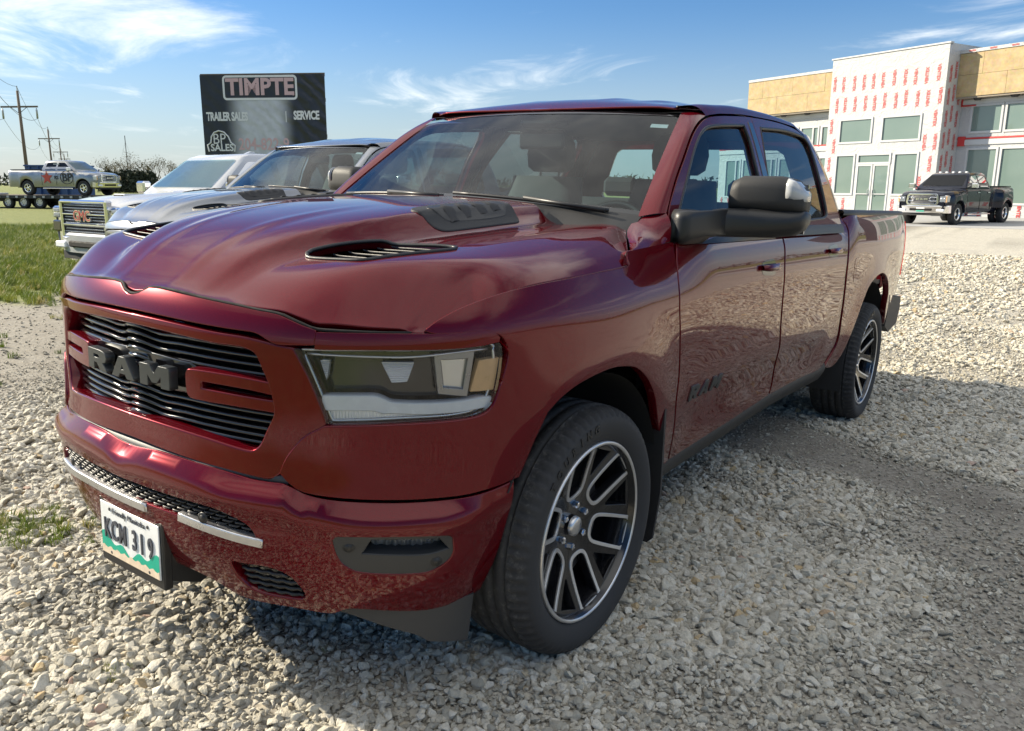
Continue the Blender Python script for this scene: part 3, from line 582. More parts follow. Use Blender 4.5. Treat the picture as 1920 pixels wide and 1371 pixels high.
# ================================================================ the red pickup, built at the origin in its own frame
def wind(u, v, d=0.0):
    u = np.asarray(u, float); v = np.asarray(v, float)
    B = np.stack([-.42-.123*u*u, .798*u, 1.392-.034*u*u], -1); T = np.stack([-1.03-.07*u*u, .674*u, 1.785-.015*u*u], -1)
    return B+(T-B)*v[..., None]+np.array([.55, 0, .8])*((.008*4*v*(1-v)+d)[..., None])
def mirror_pts(L): return [(-p[0],)+tuple(p[1:]) for p in L][::-1]
def make_wheel(parent):
    W = MB()
    # rim barrel
    W.lathe([(.277, .128), (.270, .118), (.262, .08), (.258, -.10), (.279, -.13)], 64)
    rim = W.obj('wheel', 'wheel_black', parent, smooth=True)
    def dish(a, b, d=0.0):
        r = np.hypot(a, b); y = .112-.066*(1-np.clip(r/.28, 0, 1)**1.6)
        return np.stack([a, y+d+0*a, b], -1)
    wins, trims, pockets = [], [], []
    for k in range(6):
        th = math.radians(40+60*k); e = np.array([-math.cos(th), math.sin(th)]); t = np.array([-e[1], e[0]])
        def P(r, q, c=0): return tuple(e*r+t*q)+((1,) if c else ())
        wins.append([P(.266, -.044), P(.260, -.049), P(.132, -.040), P(.110, -.022), P(.110, .022), P(.132, .040), P(.260, .049), P(.266, .044)])
        trims.append([P(.277, -.062, 1), P(.262, -.059), P(.129, -.0495), P(.101, -.027), P(.101, .027), P(.129, .0495), P(.262, .059), P(.277, .062, 1)])
        th2 = th+math.radians(30); e2 = np.array([-math.cos(th2), math.sin(th2)]); t2 = np.array([-e2[1], e2[0]])
        def Q(r, q): return tuple(e2*r+t2*q)+(1,)
        pockets.append([Q(.258, -.060), Q(.168, -.006), Q(.166, .006), Q(.258, .040)])
    circ = [(.277*math.cos(a), .277*math.sin(a)) for a in np.linspace(0, 2*math.pi, 49)[:-1]]
    panel('spoke_face', circ, dish, 'wheel_black', rim, holes=wins+pockets, sp=.02, esp=.02, depth=.03, edge=.003)
    back = [(r, .0) for r in ()]
    for k in range(6):
        panel('rim_trim', trims[k], dish, 'machined', rim, holes=[wins[k]], sp=.02, esp=.012, depth=.006, d=.004, edge=.0015)
    B = MB(); B.lathe([(.290, .118), (.2905, .128), (.286, .1315), (.279, .130), (.277, .118)], 72); B.obj('rim_lip', 'machined', rim, smooth=True)
    B = MB()
    for k in range(6):
        # slanting floors of the side pockets
        poly = [(p[0], p[1]) for p in pockets[k]]
        B.prism([(x, z) for x, z in poly], .045, .05)
    B.obj('pocket_floor', 'gloss_black', rim)
    B = MB(); B.lathe([(0, .072), (.024, .071), (.031, .067), (.033, .055)], 28); B.obj('centre_cap', 'silver', rim, smooth=True)
    for k in range(6):
        a = 2*math.pi*(k+.5)/6+.1; B = MB(); B.lathe([(0, .068), (.009, .066), (.0115, .060), (.0115, .04)], 6, c=(.07*math.cos(a), 0, .07*math.sin(a))); B.obj('lug_nut', 'chrome', rim)
    B = MB(); B.lathe([(.05, .03), (.185, .03), (.185, .005), (.05, .005)], 40); B.lathe([(0, -.02), (.27, -.02)], 40); B.obj('brake_disc', 'steel_dark', rim, smooth=False)
    # tyre with grooves and shoulder blocks
    prof = [(.286, .118), (.300, .130), (.325, .140), (.350, .1425), (.368, .139), (.381, .130), (.3895, .1175), (.3955, .100), (.398, .084)]
    ps = prof+[(.3985, .082)]
    for g in (.078, .034, -.010, -.054):
        ps += [(.399, g+.006), (.389, g+.004), (.389, g-.004), (.399, g-.006)]
        if g > -.05: ps += [(.400, g-.022)]
    ps += [(.398, -.084), (.3955, -.100), (.3895, -.1175), (.381, -.130), (.350, -.1425), (.300, -.13), (.286, -.118)]
    n = 216; k = len(ps); V = []; F = []
    for i in range(n):
        a = 2*math.pi*i/n
        for q, (r, h) in enumerate(ps):
            if (i % 3 == 0) and (5 <= q <= 8 or k-7 <= q <= k-5): r = r-.010
            elif (i % 3 == 1) and r > .3975: r = r-.0012
            V.append((r*math.cos(a), h, r*math.sin(a)))
    for i in range(n):
        j = (i+1) % n
        for q in range(k-1): F.append((i*k+q, j*k+q, j*k+q+1, i*k+q+1))
    mesh('tyre', V, F, 'tyre', rim)
    # raised lettering round the sidewall
    for i, ch in enumerate('TOURING'):
        th = math.radians(140-i*7.2); e = np.array([-math.cos(th), 0, math.sin(th)]); t = np.array([-math.sin(th), 0, -math.cos(th)])
        p = e*.345+np.array([0, .1432, 0]); lettering('sidewall_letter', ch, 'plastic_black', frame_m(p, t, e), rim, size=.036, ex=.0012, bold=.001)
    return rim
LET = {'R': ([(0,0,1),(0,1,1),(.70,1),(.93,.90),(1,.70),(.95,.50),(.78,.40,1),(1.02,0,1),(.68,0,1),(.48,.36,1),(.32,.36,1),(.32,0,1)], [[(.32,.58,1),(.32,.78,1),(.58,.78),(.66,.68),(.58,.58)]], 1.0),
       'A': ([(0,0,1),(.36,1,1),(.66,1,1),(1.02,0,1),(.70,0,1),(.63,.2,1),(.38,.2,1),(.31,0,1)], [[(.43,.38,1),(.505,.68,1),(.58,.38,1)]], 1.0),
       'M': ([(0,0,1),(0,1,1),(.35,1,1),(.5,.62,1),(.65,1,1),(1,1,1),(1,0,1),(.73,0,1),(.73,.55,1),(.58,.2,1),(.42,.2,1),(.27,.55,1),(.27,0,1)], [], 1.12)}
def ram_letters(name, fn, s0, s1, z0, z1, mat, parent, d, depth, flip=False, slope=0.0):
    """three block letters laid along the skin from s0 to s1"""
    tot = 3.12+2*.28; k = (s1-s0)/tot; x = 0
    for ch in 'RAM':
        out, holes, w = LET[ch]
        def T(L): return [(s0+k*(x+p[0]*w), z0+(z1-z0)*p[1]+slope*k*(x+p[0]*w))+tuple(p[2:]) for p in L]
        panel(name, T(out), fn, mat, parent, holes=[T(h) for h in holes], sp=abs(k)*.12, esp=abs(k)*.12, d=d, depth=depth, edge=.002 if depth > .015 else .001); x += w+.28
def make_ram():
    T = empty('pickup_truck')
    D = DATA; BL = 'plastic_black'
    # ---- nose
    panel('header_panel', D['header'], wrap, 'paint_red', T, sp=.018, depth=.03, edge=.004)
    panel('headlight_brow', D['brow'], wrap, 'paint_red', T, sp=.015, depth=.03, edge=.003, both=True)
    fr = panel('grille_surround', D['frame'], wrap, 'paint_red', T, holes=[D['opening']], sp=.02, esp=.012, depth=.055, edge=.009, d=-.002)
    panel('grille_bar', D['cbar'], wrap, 'paint_red', fr, sp=.012, esp=.008, d=-.0065, depth=.045, edge=.006, both=True)
    # dark backing behind the whole nose
    bk = [(-1.12,.36,1),(1.12,.36,1),(1.12,1.04,1),(.6,1.07),(0,1.09),(-.6,1.07),(-1.12,1.04,1)]
    panel('nose_backing', bk, wrap, 'dark_void', T, sp=.06, depth=0, d=-.105)
    gz = cspline([0, .16, .36, .43, .52, .6], [1.04, 1.037, 1.026, 1.02, .93, .86])
    def slat(z, s1, drop=0.0, d0=-.045):
        s = np.linspace(-s1, s1, 61); jog = .011*np.exp(-(s/.055)**4)-.004*np.exp(-((np.abs(s)-.11)/.05)**2); zz = z+jog-drop*s*s
        c = []
        for dz, dd in ((-.0045, -.03), (-.0055, .0), (0, .006), (.0055, 0), (.0045, -.03)):
            c.append(wrap(s, zz+dz, d0+dd+.018*np.exp(-(s/.055)**4)))
        loft('grille_slat', c, 'gloss_black', fr)
    for z, s1 in ((1.020, .43), (1.000, .49), (.978, .50), (.956, .515), (.934, .525), (.912, .53)): slat(z, s1, .02)
    for z, s1 in ((.872, .53), (.852, .525), (.832, .515), (.812, .505), (.792, .49), (.773, .47)): slat(z, s1, .02)
    # centre carrier and letters
    panel('badge_bar', [(-.25,.874,1),(.25,.874,1),(.25,.944),(.2,.952),(0,.957),(-.2,.952),(-.25,.944)], wrap, 'gloss_black', fr, sp=.03, d=-.035, depth=.03, edge=.006)
    ram_letters('badge_letter', wrap, -.222, .196, .881, .939, 'letter_grey', fr, .004, .025)
    # ---- headlights
    for sgn in (1, -1):
        mir = sgn < 0
        hl = panel('headlight', D['headlight'], wrap, 'glass_lens', T, sp=.03, esp=.015, depth=.012, d=-.006, mirror=mir, edge=.003)
        panel('lamp_bowl', D['headlight'], wrap, 'gloss_black', hl, sp=.03, esp=.02, depth=0, d=-.075, mirror=mir)
        panel('light_guide', D['led'], wrap, 'diffuser', hl, sp=.02, esp=.012, depth=.02, d=-.030, mirror=mir, edge=.004)
        top_ = [p for p in D['led'][:8]]; lowr = [(p[0]+(.004 if q == 7 else 0), p[1]-.024-.010*(q < 3)) for q, p in enumerate(top_)][::-1]
        panel('daytime_strip', [tuple(p[:2])+((1,) if q in (0, 7) else ()) for q, p in enumerate(top_)]+[p+((1,) if q in (0, 7) else ()) for q, p in enumerate(lowr)], wrap, 'white_lens', hl, sp=.02, esp=.012, depth=.012, d=-.020, mirror=mir, edge=.005)
        panel('amber_reflector', D['amber'], wrap, 'amber_lens', hl, sp=.02, depth=.02, d=-.025, mirror=mir)
        bz = D['bezel']; cb = np.array([p[:2] for p in bz]).mean(0)
        def scl_(k): return [tuple(cb+(np.array(p[:2])-cb)*k)+(1,) for p in bz]
        panel('lamp_bezel', scl_(1.12), wrap, 'steel_light', hl, holes=[scl_(.82)], sp=.012, depth=.03, d=-.03, mirror=mir, edge=.004)
        panel('lamp_module', scl_(.84), wrap, 'silver', hl, sp=.015, depth=0, d=-.042, mirror=mir)
        panel('lamp_reflector', D['lampa'], wrap, 'ribbed', hl, sp=.01, depth=.01, d=-.05, mirror=mir)
        panel('lamp_reflector', D['lampb'], wrap, 'ribbed', hl, sp=.012, depth=.01, d=-.05, mirror=mir)
        lp = smooth_loop(D['headlight'], .02); cn = lp.mean(0); lq = cn+(lp-cn)*.955; P3 = wrap(lq[:, 0], lq[:, 1], -.03)*[1, sgn, 1]; B = MB(); B.tube(list(P3)+[P3[0], P3[1]], .005, 6, cap=False); B.obj('lamp_rim', 'silver', hl, smooth=True)
        ss = np.linspace(.62, 1.09, 24); zt = 1.022+.018*sstep(.85, 1.1, ss)
        B = MB(); B.tube([wrap(sgn*a, b, -.02) for a, b in zip(ss, zt)], .0035, 6); B.obj('chrome_line', 'silver', hl, smooth=True)
    panel('bumper_cheek', D['cheek'], wrap, 'paint_red', T, sp=.02, esp=.015, depth=.03, edge=.005, both=True, dfn=lambda a, b: .006*sstep(1.15, .9, np.abs(a)))
    # ---- bumper
    top = np.array([(p[0], p[1]) for p in D['bumper'][:13]]); zt = pchip(top[:, 0], top[:, 1])
    def dbump(a, b):
        aa = np.abs(a); t = zt(np.clip(aa, 0, 1.186))-b; f = 1-.75*sstep(.95, 1.17, aa)
        return f*(.030*sstep(-.006, .034, t)+.006*sstep(.03, .05, t)-.016*sstep(.05, .12, t))
    tow2 = mirror_pts(D['tow']); fog2 = mirror_pts(D['fog'])
    bu = panel('front_bumper', D['bumper'], wrap, 'paint_red', T, holes=[D['mesh'], D['fog'], fog2, D['tow'], tow2], sp=.022, esp=.014, depth=.035, edge=.005, dfn=dbump)
    # plastic shelf between bumper and grille
    s = np.linspace(-.57, .57, 50); loft('bumper_shelf', [wrap(s, .725, -.05), wrap(s, .708, -.03), wrap(s, .700, -.004), wrap(s, .678, -.012)], 'plastic_grey', T)
    panel('mesh_backing', D['mesh'], wrap, 'dark_void', bu, sp=.05, depth=0, d=-.012)
    M = MB()
    def inmesh(s, z): return inside(np.array([p[:2] for p in D['mesh']]), np.array([[s, z]]))[0]
    for r in range(9):
        for q in range(-26, 27):
            s0 = q*.040+(.020 if r % 2 else 0); z0 = .522+r*.0105
            if not (inmesh(s0-.012, z0) and inmesh(s0+.012, z0)): continue
            pts = [wrap(s0-.021, z0+.004, -.004), wrap(s0-.012, z0, .008), wrap(s0+.012, z0, .008), wrap(s0+.021, z0+.004, -.004)]
            M.tube(pts, .0034, 5)
    M.obj('lower_grille_mesh', BL, bu, smooth=True)
    panel('bright_strip', D['strip'], wrap, 'silver', bu, sp=.02, d=.027, depth=.02, edge=.005)
    zs_ = [(.104, .5462), (0, .5465), (-.1039, .5462), (-.2224, .5441), (-.4017, .5277), (-.4964, .5221)]
    panel('bright_strip', [(zs_[0][0], zs_[0][1], 1)]+zs_[1:-1]+[zs_[-1]+(1,), (-.4964, .503, 1)]+[(a, b-.0195) for a, b in zs_[-2:0:-1]]+[(.104, .5265, 1)], wrap, 'silver', bu, sp=.02, d=.027, depth=.02, edge=.005)
    for sgn in (1, -1):
        mir = sgn < 0
        pk = panel('fog_pocket', D['fog'], wrap, 'plastic_grey', bu, holes=[D['fogopen']], sp=.02, esp=.012, d=-.004, depth=.045, edge=.004, mirror=mir, dfn=dbump)
        panel('fog_lamp', D['foglens'], wrap, 'glass_lens', pk, sp=.02, depth=.02, d=-.02, mirror=mir)
        panel('fog_reflector', D['foglens'], wrap, 'silver', pk, sp=.01, depth=0, d=-.03, mirror=mir, dfn=lambda a, b: .004*np.sin(a*260))
        panel('fog_backing', D['fog'], wrap, 'gloss_black', pk, sp=.03, depth=0, d=-.04, mirror=mir)
        for i, (a, b) in enumerate(D['sens']):
            p = wrap(sgn*a, b, -.004 if i < 2 else .002)+0; n = wrap(sgn*a, b, .05)-wrap(sgn*a, b, 0); n /= np.linalg.norm(n)
            p = p+n*float(dbump(np.array(a), np.array(b)))
            B = MB(); B.lathe([(0, .004), (.009, .004), (.010, .001), (.0135, .003), (.016, 0)], 20, axis='x'); o = B.obj('parking_sensor', BL, bu, smooth=True); o.matrix_local = frame_m(p, n, (0, 0, 1))
        panel('tow_hook_recess', D['tow'], wrap, 'gloss_black', bu, sp=.02, depth=0, d=-.010, mirror=mir)
        Bt = MB()
        for r in range(5):
            zz = .335+r*.022
            ss = np.linspace(.36, .62, 10); ok = [q for q in ss if inside(np.array([p[:2] for p in D['tow']]), np.array([[q, zz]]))[0]]
            if len(ok) > 2: Bt.tube([wrap(sgn*q, zz, .002+.004*math.sin(q*160)) for q in np.linspace(ok[0], ok[-1], 14)], .006, 6)
        Bt.obj('recess_rib', BL, bu, smooth=True)
    panel('air_dam', D['dam'], wrapflat, 'plastic_grey', T, sp=.03, depth=.008, d=-.085, both=True)
    s = np.linspace(-1.1, 1.1, 60); zl = np.interp(np.abs(s), [0, .31, .39, .56, .67, .73, .93, 1.03, 1.15], [.346, .35, .312, .312, .306, .33, .306, .311, .326])
    loft('bumper_underside', [wrap(s, zl+.006, -.02), wrap(s, zl+.02, -.25)], 'plastic_rough', T)
    # ---- number plate
    pl = MB(); pl.rbox(.925, .952, -.165, .165, .30, .505, .004); pl.prism([(.945, .47), (.945, .33), (.84, .285), (.80, .30), (.82, .5)], -.162, -.157); pl.prism([(.945, .47), (.945, .33), (.84, .285), (.80, .30), (.82, .5)], .157, .162)
    br = pl.obj('plate_bracket', BL, T)
    x = .9565; p0 = MB(); p0.rbox(.952, x, -.152, .152, .330, .492, .0015); po = p0.obj('number_plate', 'plate_white', br)
    def sheet(nm, poly, mat, h): B = MB(); B.prism(poly, x+h, x+h+.0005, plane='yz'); return B.obj(nm, mat, po)
    hill = [(-.150, .362)]+[(-.15+.3*i/24, .362+.010*math.sin(i*.9)+.055*abs(i/24-.5)**1.3*1.6) for i in range(25)]+[(.150, .362)]
    sheet('plate_hills', [(-.150, .345)]+hill[1:-1]+[(.150, .345)], 'plate_green', .0003)
    sheet('plate_wheat', [(-.150, .332)]+[(-.15+.3*i/30, .354+.004*math.sin(i*1.7)) for i in range(31)]+[(.150, .332)], 'plate_tan', .0012)
    for i, (ch, yy) in enumerate(zip('KCM319', (-.115, -.075, -.032, .030, .068, .112))):
        lettering('plate_letter', ch, 'plate_ink', frame_m((x+.0022, yy, .412), (0, 1, 0), (0, 0, 1)), po, size=.086, ex=.0015, bold=.0016, xs=.62)
    lettering('plate_letter', 'Friendly Manitoba', 'plate_ink', frame_m((x+.0015, 0, .474), (0, 1, 0), (0, 0, 1)), po, size=.024, ex=.0006)
    for yy, zz in ((-.1, .476), (.1, .476), (-.1, .34), (.1, .34)):
        B = MB(); B.lathe([(0, .003), (.005, .002), (.006, 0)], 10, axis='x', c=(x, yy, zz)); B.obj('plate_screw', 'steel_dark', po)
    # ---- bonnet
    hf = np.array(D['hood_front']); hs = np.array(D['hood_side'])
    ed = [(p[0]-.016, p[1], 1) if i in (1, 2) else (p[0]-.016, p[1]) for i, p in enumerate(hf)]
    sd = [(p[0]-.002, p[1]-.005) for p in hs[1:-1]]; sd[-1] = sd[-1]+(1,)
    re_ = [(-.445, .79, 1), (-.425, .60), (-.395, .35), (-.375, 0)]
    left = ed+sd+re_; loop = left+[(p[0], -p[1])+tuple(p[2:]) for p in left[-2:0:-1]]
    vent = [(.620, .385), (.612, .50), (.598, .575), (.565, .597), (.36, .672), (.325, .665), (.330, .61), (.365, .455), (.385, .432), (.59, .37)]
    ho = panel('bonnet', loop, hood, 'paint_red', T, holes=[vent, [(p[0], -p[1]) for p in vent]], sp=.018, esp=.014, depth=.02, edge=.004)
    yq = np.linspace(-.80, .80, 90); B = MB(); B.tube([(float(_hfx(abs(v_)))-.008, v_, float(_hfz(abs(v_)))+.002) for v_ in yq], .0042, 6); B.obj('bonnet_seal', 'dark_void', ho, smooth=True)
    for sgn in (1, -1):
        vv = [(p[0], sgn*p[1]) for p in vent]
        vt = panel('bonnet_vent', vv, hood, BL, ho, sp=.03, depth=0, d=-.035)
        for i in range(6):
            xx = .595-.045*i; y0 = .385+.012*i; y1 = .590+.014*i-.02*(i == 0)
            ys = np.linspace(y0+.012, y1-.008, 8)
            a = hood(np.full(8, xx), sgn*ys, -.004); b = hood(np.full(8, xx-.034), sgn*ys, -.024); c = hood(np.full(8, xx-.036), sgn*ys, -.029); e = hood(np.full(8, xx-.004), sgn*ys, -.010)
            loft('vent_louvre', [e, a, b, c], 'plastic_grey', vt)
        B = MB(); lp = smooth_loop(vv, .02); P3 = hood(lp[:, 0], lp[:, 1], .001); B.tube(list(P3)+[P3[0], P3[1]], .006, 6, cap=False); B.obj('vent_rim', BL, vt, smooth=True)
        sc = [(.185, .372), (.160, .445), (.11, .468), (-.19, .492), (-.235, .480), (-.255, .38), (-.235, .352), (.14, .348)]
        so = panel('bonnet_scoop', [(p[0], sgn*p[1]) for p in sc], hood, 'plastic_rough', ho, sp=.02, esp=.012, d=.006, depth=.02, edge=.005)
        si = [(.13, .385), (.09, .440), (-.18, .462), (-.21, .395), (.10, .372)]
        panel('scoop_panel', [(p[0], sgn*p[1]) for p in si], hood, BL, so, sp=.02, esp=.012, d=.009, depth=.01, edge=.004)
        for i in range(4):
            xx = .085-.072*i; rb_ = np.linspace(.392, .448, 8); loft('scoop_rib', [hood(np.full(8, xx), sgn*rb_, .0085), hood(np.full(8, xx-.012), sgn*rb_, .013), hood(np.full(8, xx-.045), sgn*rb_, .0085)], 'plastic_rough', so)
    # ---- flanks
    for sgn in (1, -1):
        mir = sgn < 0
        def pn(nm, key, mat='paint_red', par=T, **k): return panel(nm, D[key] if isinstance(key, str) else key, k.pop('fn', wrap), mat, par, mirror=mir, **k)
        pn('front_fender', 'fender', sp=.025, esp=.015, depth=.03, edge=.004)
        fd = pn('front_door', 'fdoor', sp=.028, esp=.018, depth=.03, edge=.003)
        rd = pn('rear_door', 'rdoor', sp=.028, esp=.018, depth=.03, edge=.003)
        bd = pn('bed_side', 'bed', sp=.028, esp=.018, depth=.035, edge=.004)
        pn('fuel_flap', 'fuel', par=bd, sp=.03, esp=.012, depth=.002, d=.0015, edge=.0015)
        # upper door frames on the glass plane
        def gs(x, z, d=0.0): return gside(x, z, d)
        ap = [p for p in D['gap_ap']]; pil = D['pil']
        ffr = [(D['gap_ap'][0][0]-.05, 1.285, 1), (D['gap_ap'][0][0]-.022, 1.37)]+[(p[0]-.012, p[1]-.010) for p in ap[1:8]]+[(pil[0][0]+.004, pil[0][1]-.006, 1), (pil[1][0]+.004, 1.285, 1)]
        fw = panel('window_frame', ffr, gs, 'paint_red', fd, holes=[D['fwin']], sp=.03, esp=.015, depth=.035, edge=.004, mirror=mir)
        rfr = [(pil[1][0]-.004, 1.285, 1), (pil[0][0]-.004, pil[0][1]-.006, 1)]+[(-1.95, 1.822), (-2.25, 1.826), (-2.48, 1.812), (-2.62, 1.770), (-2.70, 1.68), (-2.745, 1.54), (-2.775, 1.40), (-2.80, 1.285, 1)]
        rw = panel('window_frame', rfr, gs, 'paint_red', rd, holes=[D['rwin']], sp=.03, esp=.015, depth=.035, edge=.004, mirror=mir)
        panel('window_glass', D['fwin'], gs, 'glass_side', fd, sp=.06, depth=0, d=-.014, mirror=mir)
        panel('window_glass', D['rwin'], gs, 'glass_tint', rd, sp=.06, depth=0, d=-.014, mirror=mir)
        # seals
        for key, par in (('fwin', fd), ('rwin', rd)):
            l = smooth_loop(D[key], .03); P3 = gside(l[:, 0], l[:, 1], -.005)*[1, sgn, 1]; B = MB(); B.tube(list(P3)+[P3[0], P3[1]], .0085, 6, cap=False); B.obj('window_seal', BL, par, smooth=True)
        # black applique on the B pillar
        bp = [(-1.655, 1.785, 1), (-1.705, 1.785, 1), (-1.655, 1.31, 1), (-1.575, 1.31, 1)]
        panel('pillar_trim', bp, gs, 'gloss_black', fd, sp=.03, d=.003, depth=.004, mirror=mir)
        xs = np.linspace(-.60, -1.60, 30); loft('belt_moulding', [gside(xs, 0*xs+1.325, .008)*[1, sgn, 1], gside(xs, 0*xs+1.302, .014)*[1, sgn, 1], wrap(s_of_x(xs), 0*xs+1.272, .006)*[1, sgn, 1]], BL, fd)
        xs = np.linspace(-1.62, -2.78, 30); loft('belt_moulding', [gside(xs, 0*xs+1.325, .008)*[1, sgn, 1], gside(xs, 0*xs+1.302, .014)*[1, sgn, 1], gside(xs, 0*xs+1.276, .012)*[1, sgn, 1]], BL, rd)
        # handles
        for (a, b), par in ((D['handle1'][0], fd), (D['handle2'][0], rd)):
            hs_ = np.linspace(-.105, .105, 15)
            base = wrap(a+hs_, np.full(15, b), 0)*[1, sgn, 1]
            cup = [(a-.085, b-.022), (a-.085, b+.022), (a+.01, b+.034), (a+.085, b+.028), (a+.085, b-.028), (a+.01, b-.034)]
            panel('handle_cup', cup, wrap, 'gloss_black', par, sp=.02, d=.0012, depth=.002, mirror=mir, edge=.001)
            arch = .034*(1-(hs_/.112)**4); cs = []
            for ang in np.linspace(0, 2*math.pi, 9)[:-1]:
                cs.append(wrap(a+hs_, b+.004+.0155*math.sin(ang)*(1-.25*(hs_/.105)**4), arch*.9+.009*math.cos(ang))*[1, sgn, 1])
            cs.append(cs[0]); loft('door_handle', cs, 'paint_red', par)
        # RAM lettering low on the front door
        ram_letters('door_letter', lambda a_, b_, d_=0.0: wrap(a_, b_, d_), *((2.335, 2.66) if sgn > 0 else (-2.66, -2.335)), .675, .735, 'letter_grey', fd, .005, .012)
        # rocker and sill
        xs = np.linspace(2.22, 4.48, 50); zr = np.interp(xs, [2.2, 2.4, 2.95, 3.5, 4.0, 4.25, 4.5], [.425, .428, .445, .475, .475, .470, .47]); zb = zr-.075
        loft('rocker_strip', [wrap(xs, zr+.03, -.012)*[1, sgn, 1], wrap(xs, zr+.004, .004)*[1, sgn, 1], wrap(xs, zr-.02, .006)*[1, sgn, 1], wrap(xs, zb, -.005)*[1, sgn, 1], wrap(xs, zb-.005, -.2)*[1, sgn, 1]], 'plastic_rough', T)
        # mud flap
        B = MB(); fl = [(.800, .71), (.985, .705), (.992, .40), (.975, .215), (.955, .195), (.82, .195), (.80, .22)]
        B.prism([(y*sgn, z) for y, z in fl], -.475, -.462, plane='yz'); B.obj('mud_flap', 'plastic_rough', T)
        # wheel housings
        for cx, rr in ((0.0, .49), (-3.672, .53)):
            an = np.linspace(.5 if cx == 0 else -.25, math.pi+.25, 28); cs = []
            for yy in (.955, .80, .60, .45):
                cs.append(np.stack([cx+rr*np.cos(an), np.full(28, yy*sgn), .41+rr*1.0*np.sin(an)], 1))
            loft('wheel_housing', cs, 'plastic_rough', T)
            B = MB(); B.box(cx-rr, cx+rr, sgn*.45-.005, sgn*.45+.005, .3, .95); B.obj('housing_wall', 'dark_void', T)
        # tow mirror
        make_mirror(fd, sgn)
        # bed rail cap
        xs = np.linspace(4.47, 6.25, 40); zc = 1.383+0*xs
        prof = [(-.006, -.004), (-.002, .012), (-.012, .024), (-.05, .028), (-.095, .020), (-.10, -.01)]
        loft('bed_rail_cap', [wrap(xs, zc*0+1.378, p[0]+.006)*[1, sgn, 1]+[0, 0, p[1]+.002] for p in prof], 'plastic_grey', T)
        loft('bed_wall', [wrap(xs, 0*xs+1.38, -.09)*[1, sgn, 1], np.stack([wrap(xs, 0*xs+1.38, 0)[:, 0], np.full(40, .78*sgn), np.full(40, .86)], 1)], 'plastic_rough', T)
        # tail lamp and rear bumper end
        zs = np.linspace(.92, 1.33, 10); loft('tail_lamp', [wrap(np.full(10, 6.355), zs, .002)*[1, sgn, 1], wrap(np.full(10, 6.375), zs, .002)*[1, sgn, 1], wrap(np.full(10, 6.39), zs, -.02)*[1, sgn, 1]], 'red_lens', T)
        B = MB(); B.prism([(-4.40, .56), (-4.46, .70), (-4.58, .77), (-4.86, .75), (-4.90, .66), (-4.84, .54), (-4.56, .50)], sgn*.80, sgn*.935); B.obj('rear_bumper_end', 'plastic_rough', T)
    # ---- cab
    n = 25; u = np.linspace(-1, 1, n); v = np.linspace(0, 1, 15); U, Vv = np.meshgrid(u, v, indexing='ij'); Pw = wind(U.ravel(), Vv.ravel())
    F = [(i*15+j, (i+1)*15+j, (i+1)*15+j+1, i*15+j+1) for i in range(n-1) for j in range(14)]; mesh('windscreen', Pw, F, 'glass_wind', T)
    # black ceramic band
    for a, b in ((.965, 1.0), (0, .05)):
        loft('windscreen_band', [wind(u, np.full(n, a), .002), wind(u, np.full(n, b), .002)], 'gloss_black', T)
    for sgn in (1, -1):
        we = wind(np.full(22, .985*sgn), np.linspace(.0, 1, 22), .004)
        ap = np.array(D['gap_ap'])[:6]; de = gside(*np.array(smooth_loop([tuple(p) for p in ap], .05, closed=False)).T, 0.0); de = rs(de, 22)*[1, sgn, 1]
        we2 = we.copy(); cs = []
        for t in np.linspace(0, 1, 9):
            bul = .014*math.sin(math.pi*t); cs.append(we2*(1-t)+de*t+np.array([.45, .80*sgn, .35])*bul)
        loft('a_pillar', cs, 'paint_red', T, flip=sgn < 0)
        # wing top between bonnet corner, pillar foot and door
        apf = gside(D['gap_ap'][0][0], D['gap_ap'][0][1], 0.0)
        low = rsl([wrap(sgn*s_of_x(x_), z_) for x_, z_ in ((-.155, 1.222), (-.20, 1.258), (-.30, 1.266), (-.42, 1.273), (-.535, 1.283))], 20)
        upc = rsl([(-.200, .940*sgn, 1.222), (-.33, .868*sgn, 1.272), (-.448, .797*sgn, 1.322), (-.525, .782*sgn, 1.352), (-.56, .82*sgn, 1.368), apf*[1, sgn, 1]], 20)
        cs = [low*(1-t)+upc*t+np.array([0, sgn*.7, .5])*.016*math.sin(math.pi*t)*sstep(0, .5, np.linspace(0, 1, 20))[:, None] for t in np.linspace(0, 1, 9)]
        loft('wing_top', cs, 'paint_red', T, flip=sgn > 0)
        # roof rail
        xs = np.linspace(-1.161, -2.78, 40); top = roof(np.linspace(-1.095, -2.78, 40), np.full(40, .63*sgn)); g = np.interp(-xs, -np.array(D['gap_ap'])[:, 0], np.array(D['gap_ap'])[:, 1])
        g = np.where(xs < -2.45, np.interp(-xs, [2.45, 2.62, 2.72, 2.79], [1.826, 1.79, 1.70, 1.60]), g); bot = gside(xs, g, 0.0)*[1, sgn, 1]
        cs = []
        for t in np.linspace(0, 1, 10):
            cs.append(top*(1-t)+bot*t+np.array([0, sgn*.5, .8])*.030*math.sin(math.pi*t)**.9)
        loft('roof_rail', cs, 'paint_red', T, flip=sgn < 0)
        B = MB(); B.tube([roof(x_, .625*sgn, .0) for x_ in np.linspace(-1.14, -2.72, 30)], .006, 6); B.obj('roof_ditch_moulding', BL, T, smooth=True)
        # rear quarter of the cab
        zz = np.array([1.30, 1.42, 1.55, 1.66, 1.75, 1.81]); fx = np.array([-2.80, -2.775, -2.745, -2.705, -2.64, -2.55]); bx = np.array([-2.86, -2.85, -2.84, -2.82, -2.79, -2.75])
        a = gside(fx, zz, 0.0)*[1, sgn, 1]; b = gside(bx, zz, -.012)*[1, sgn, 1]; c = b*[1, .93, 1]+[-.015, 0, 0]
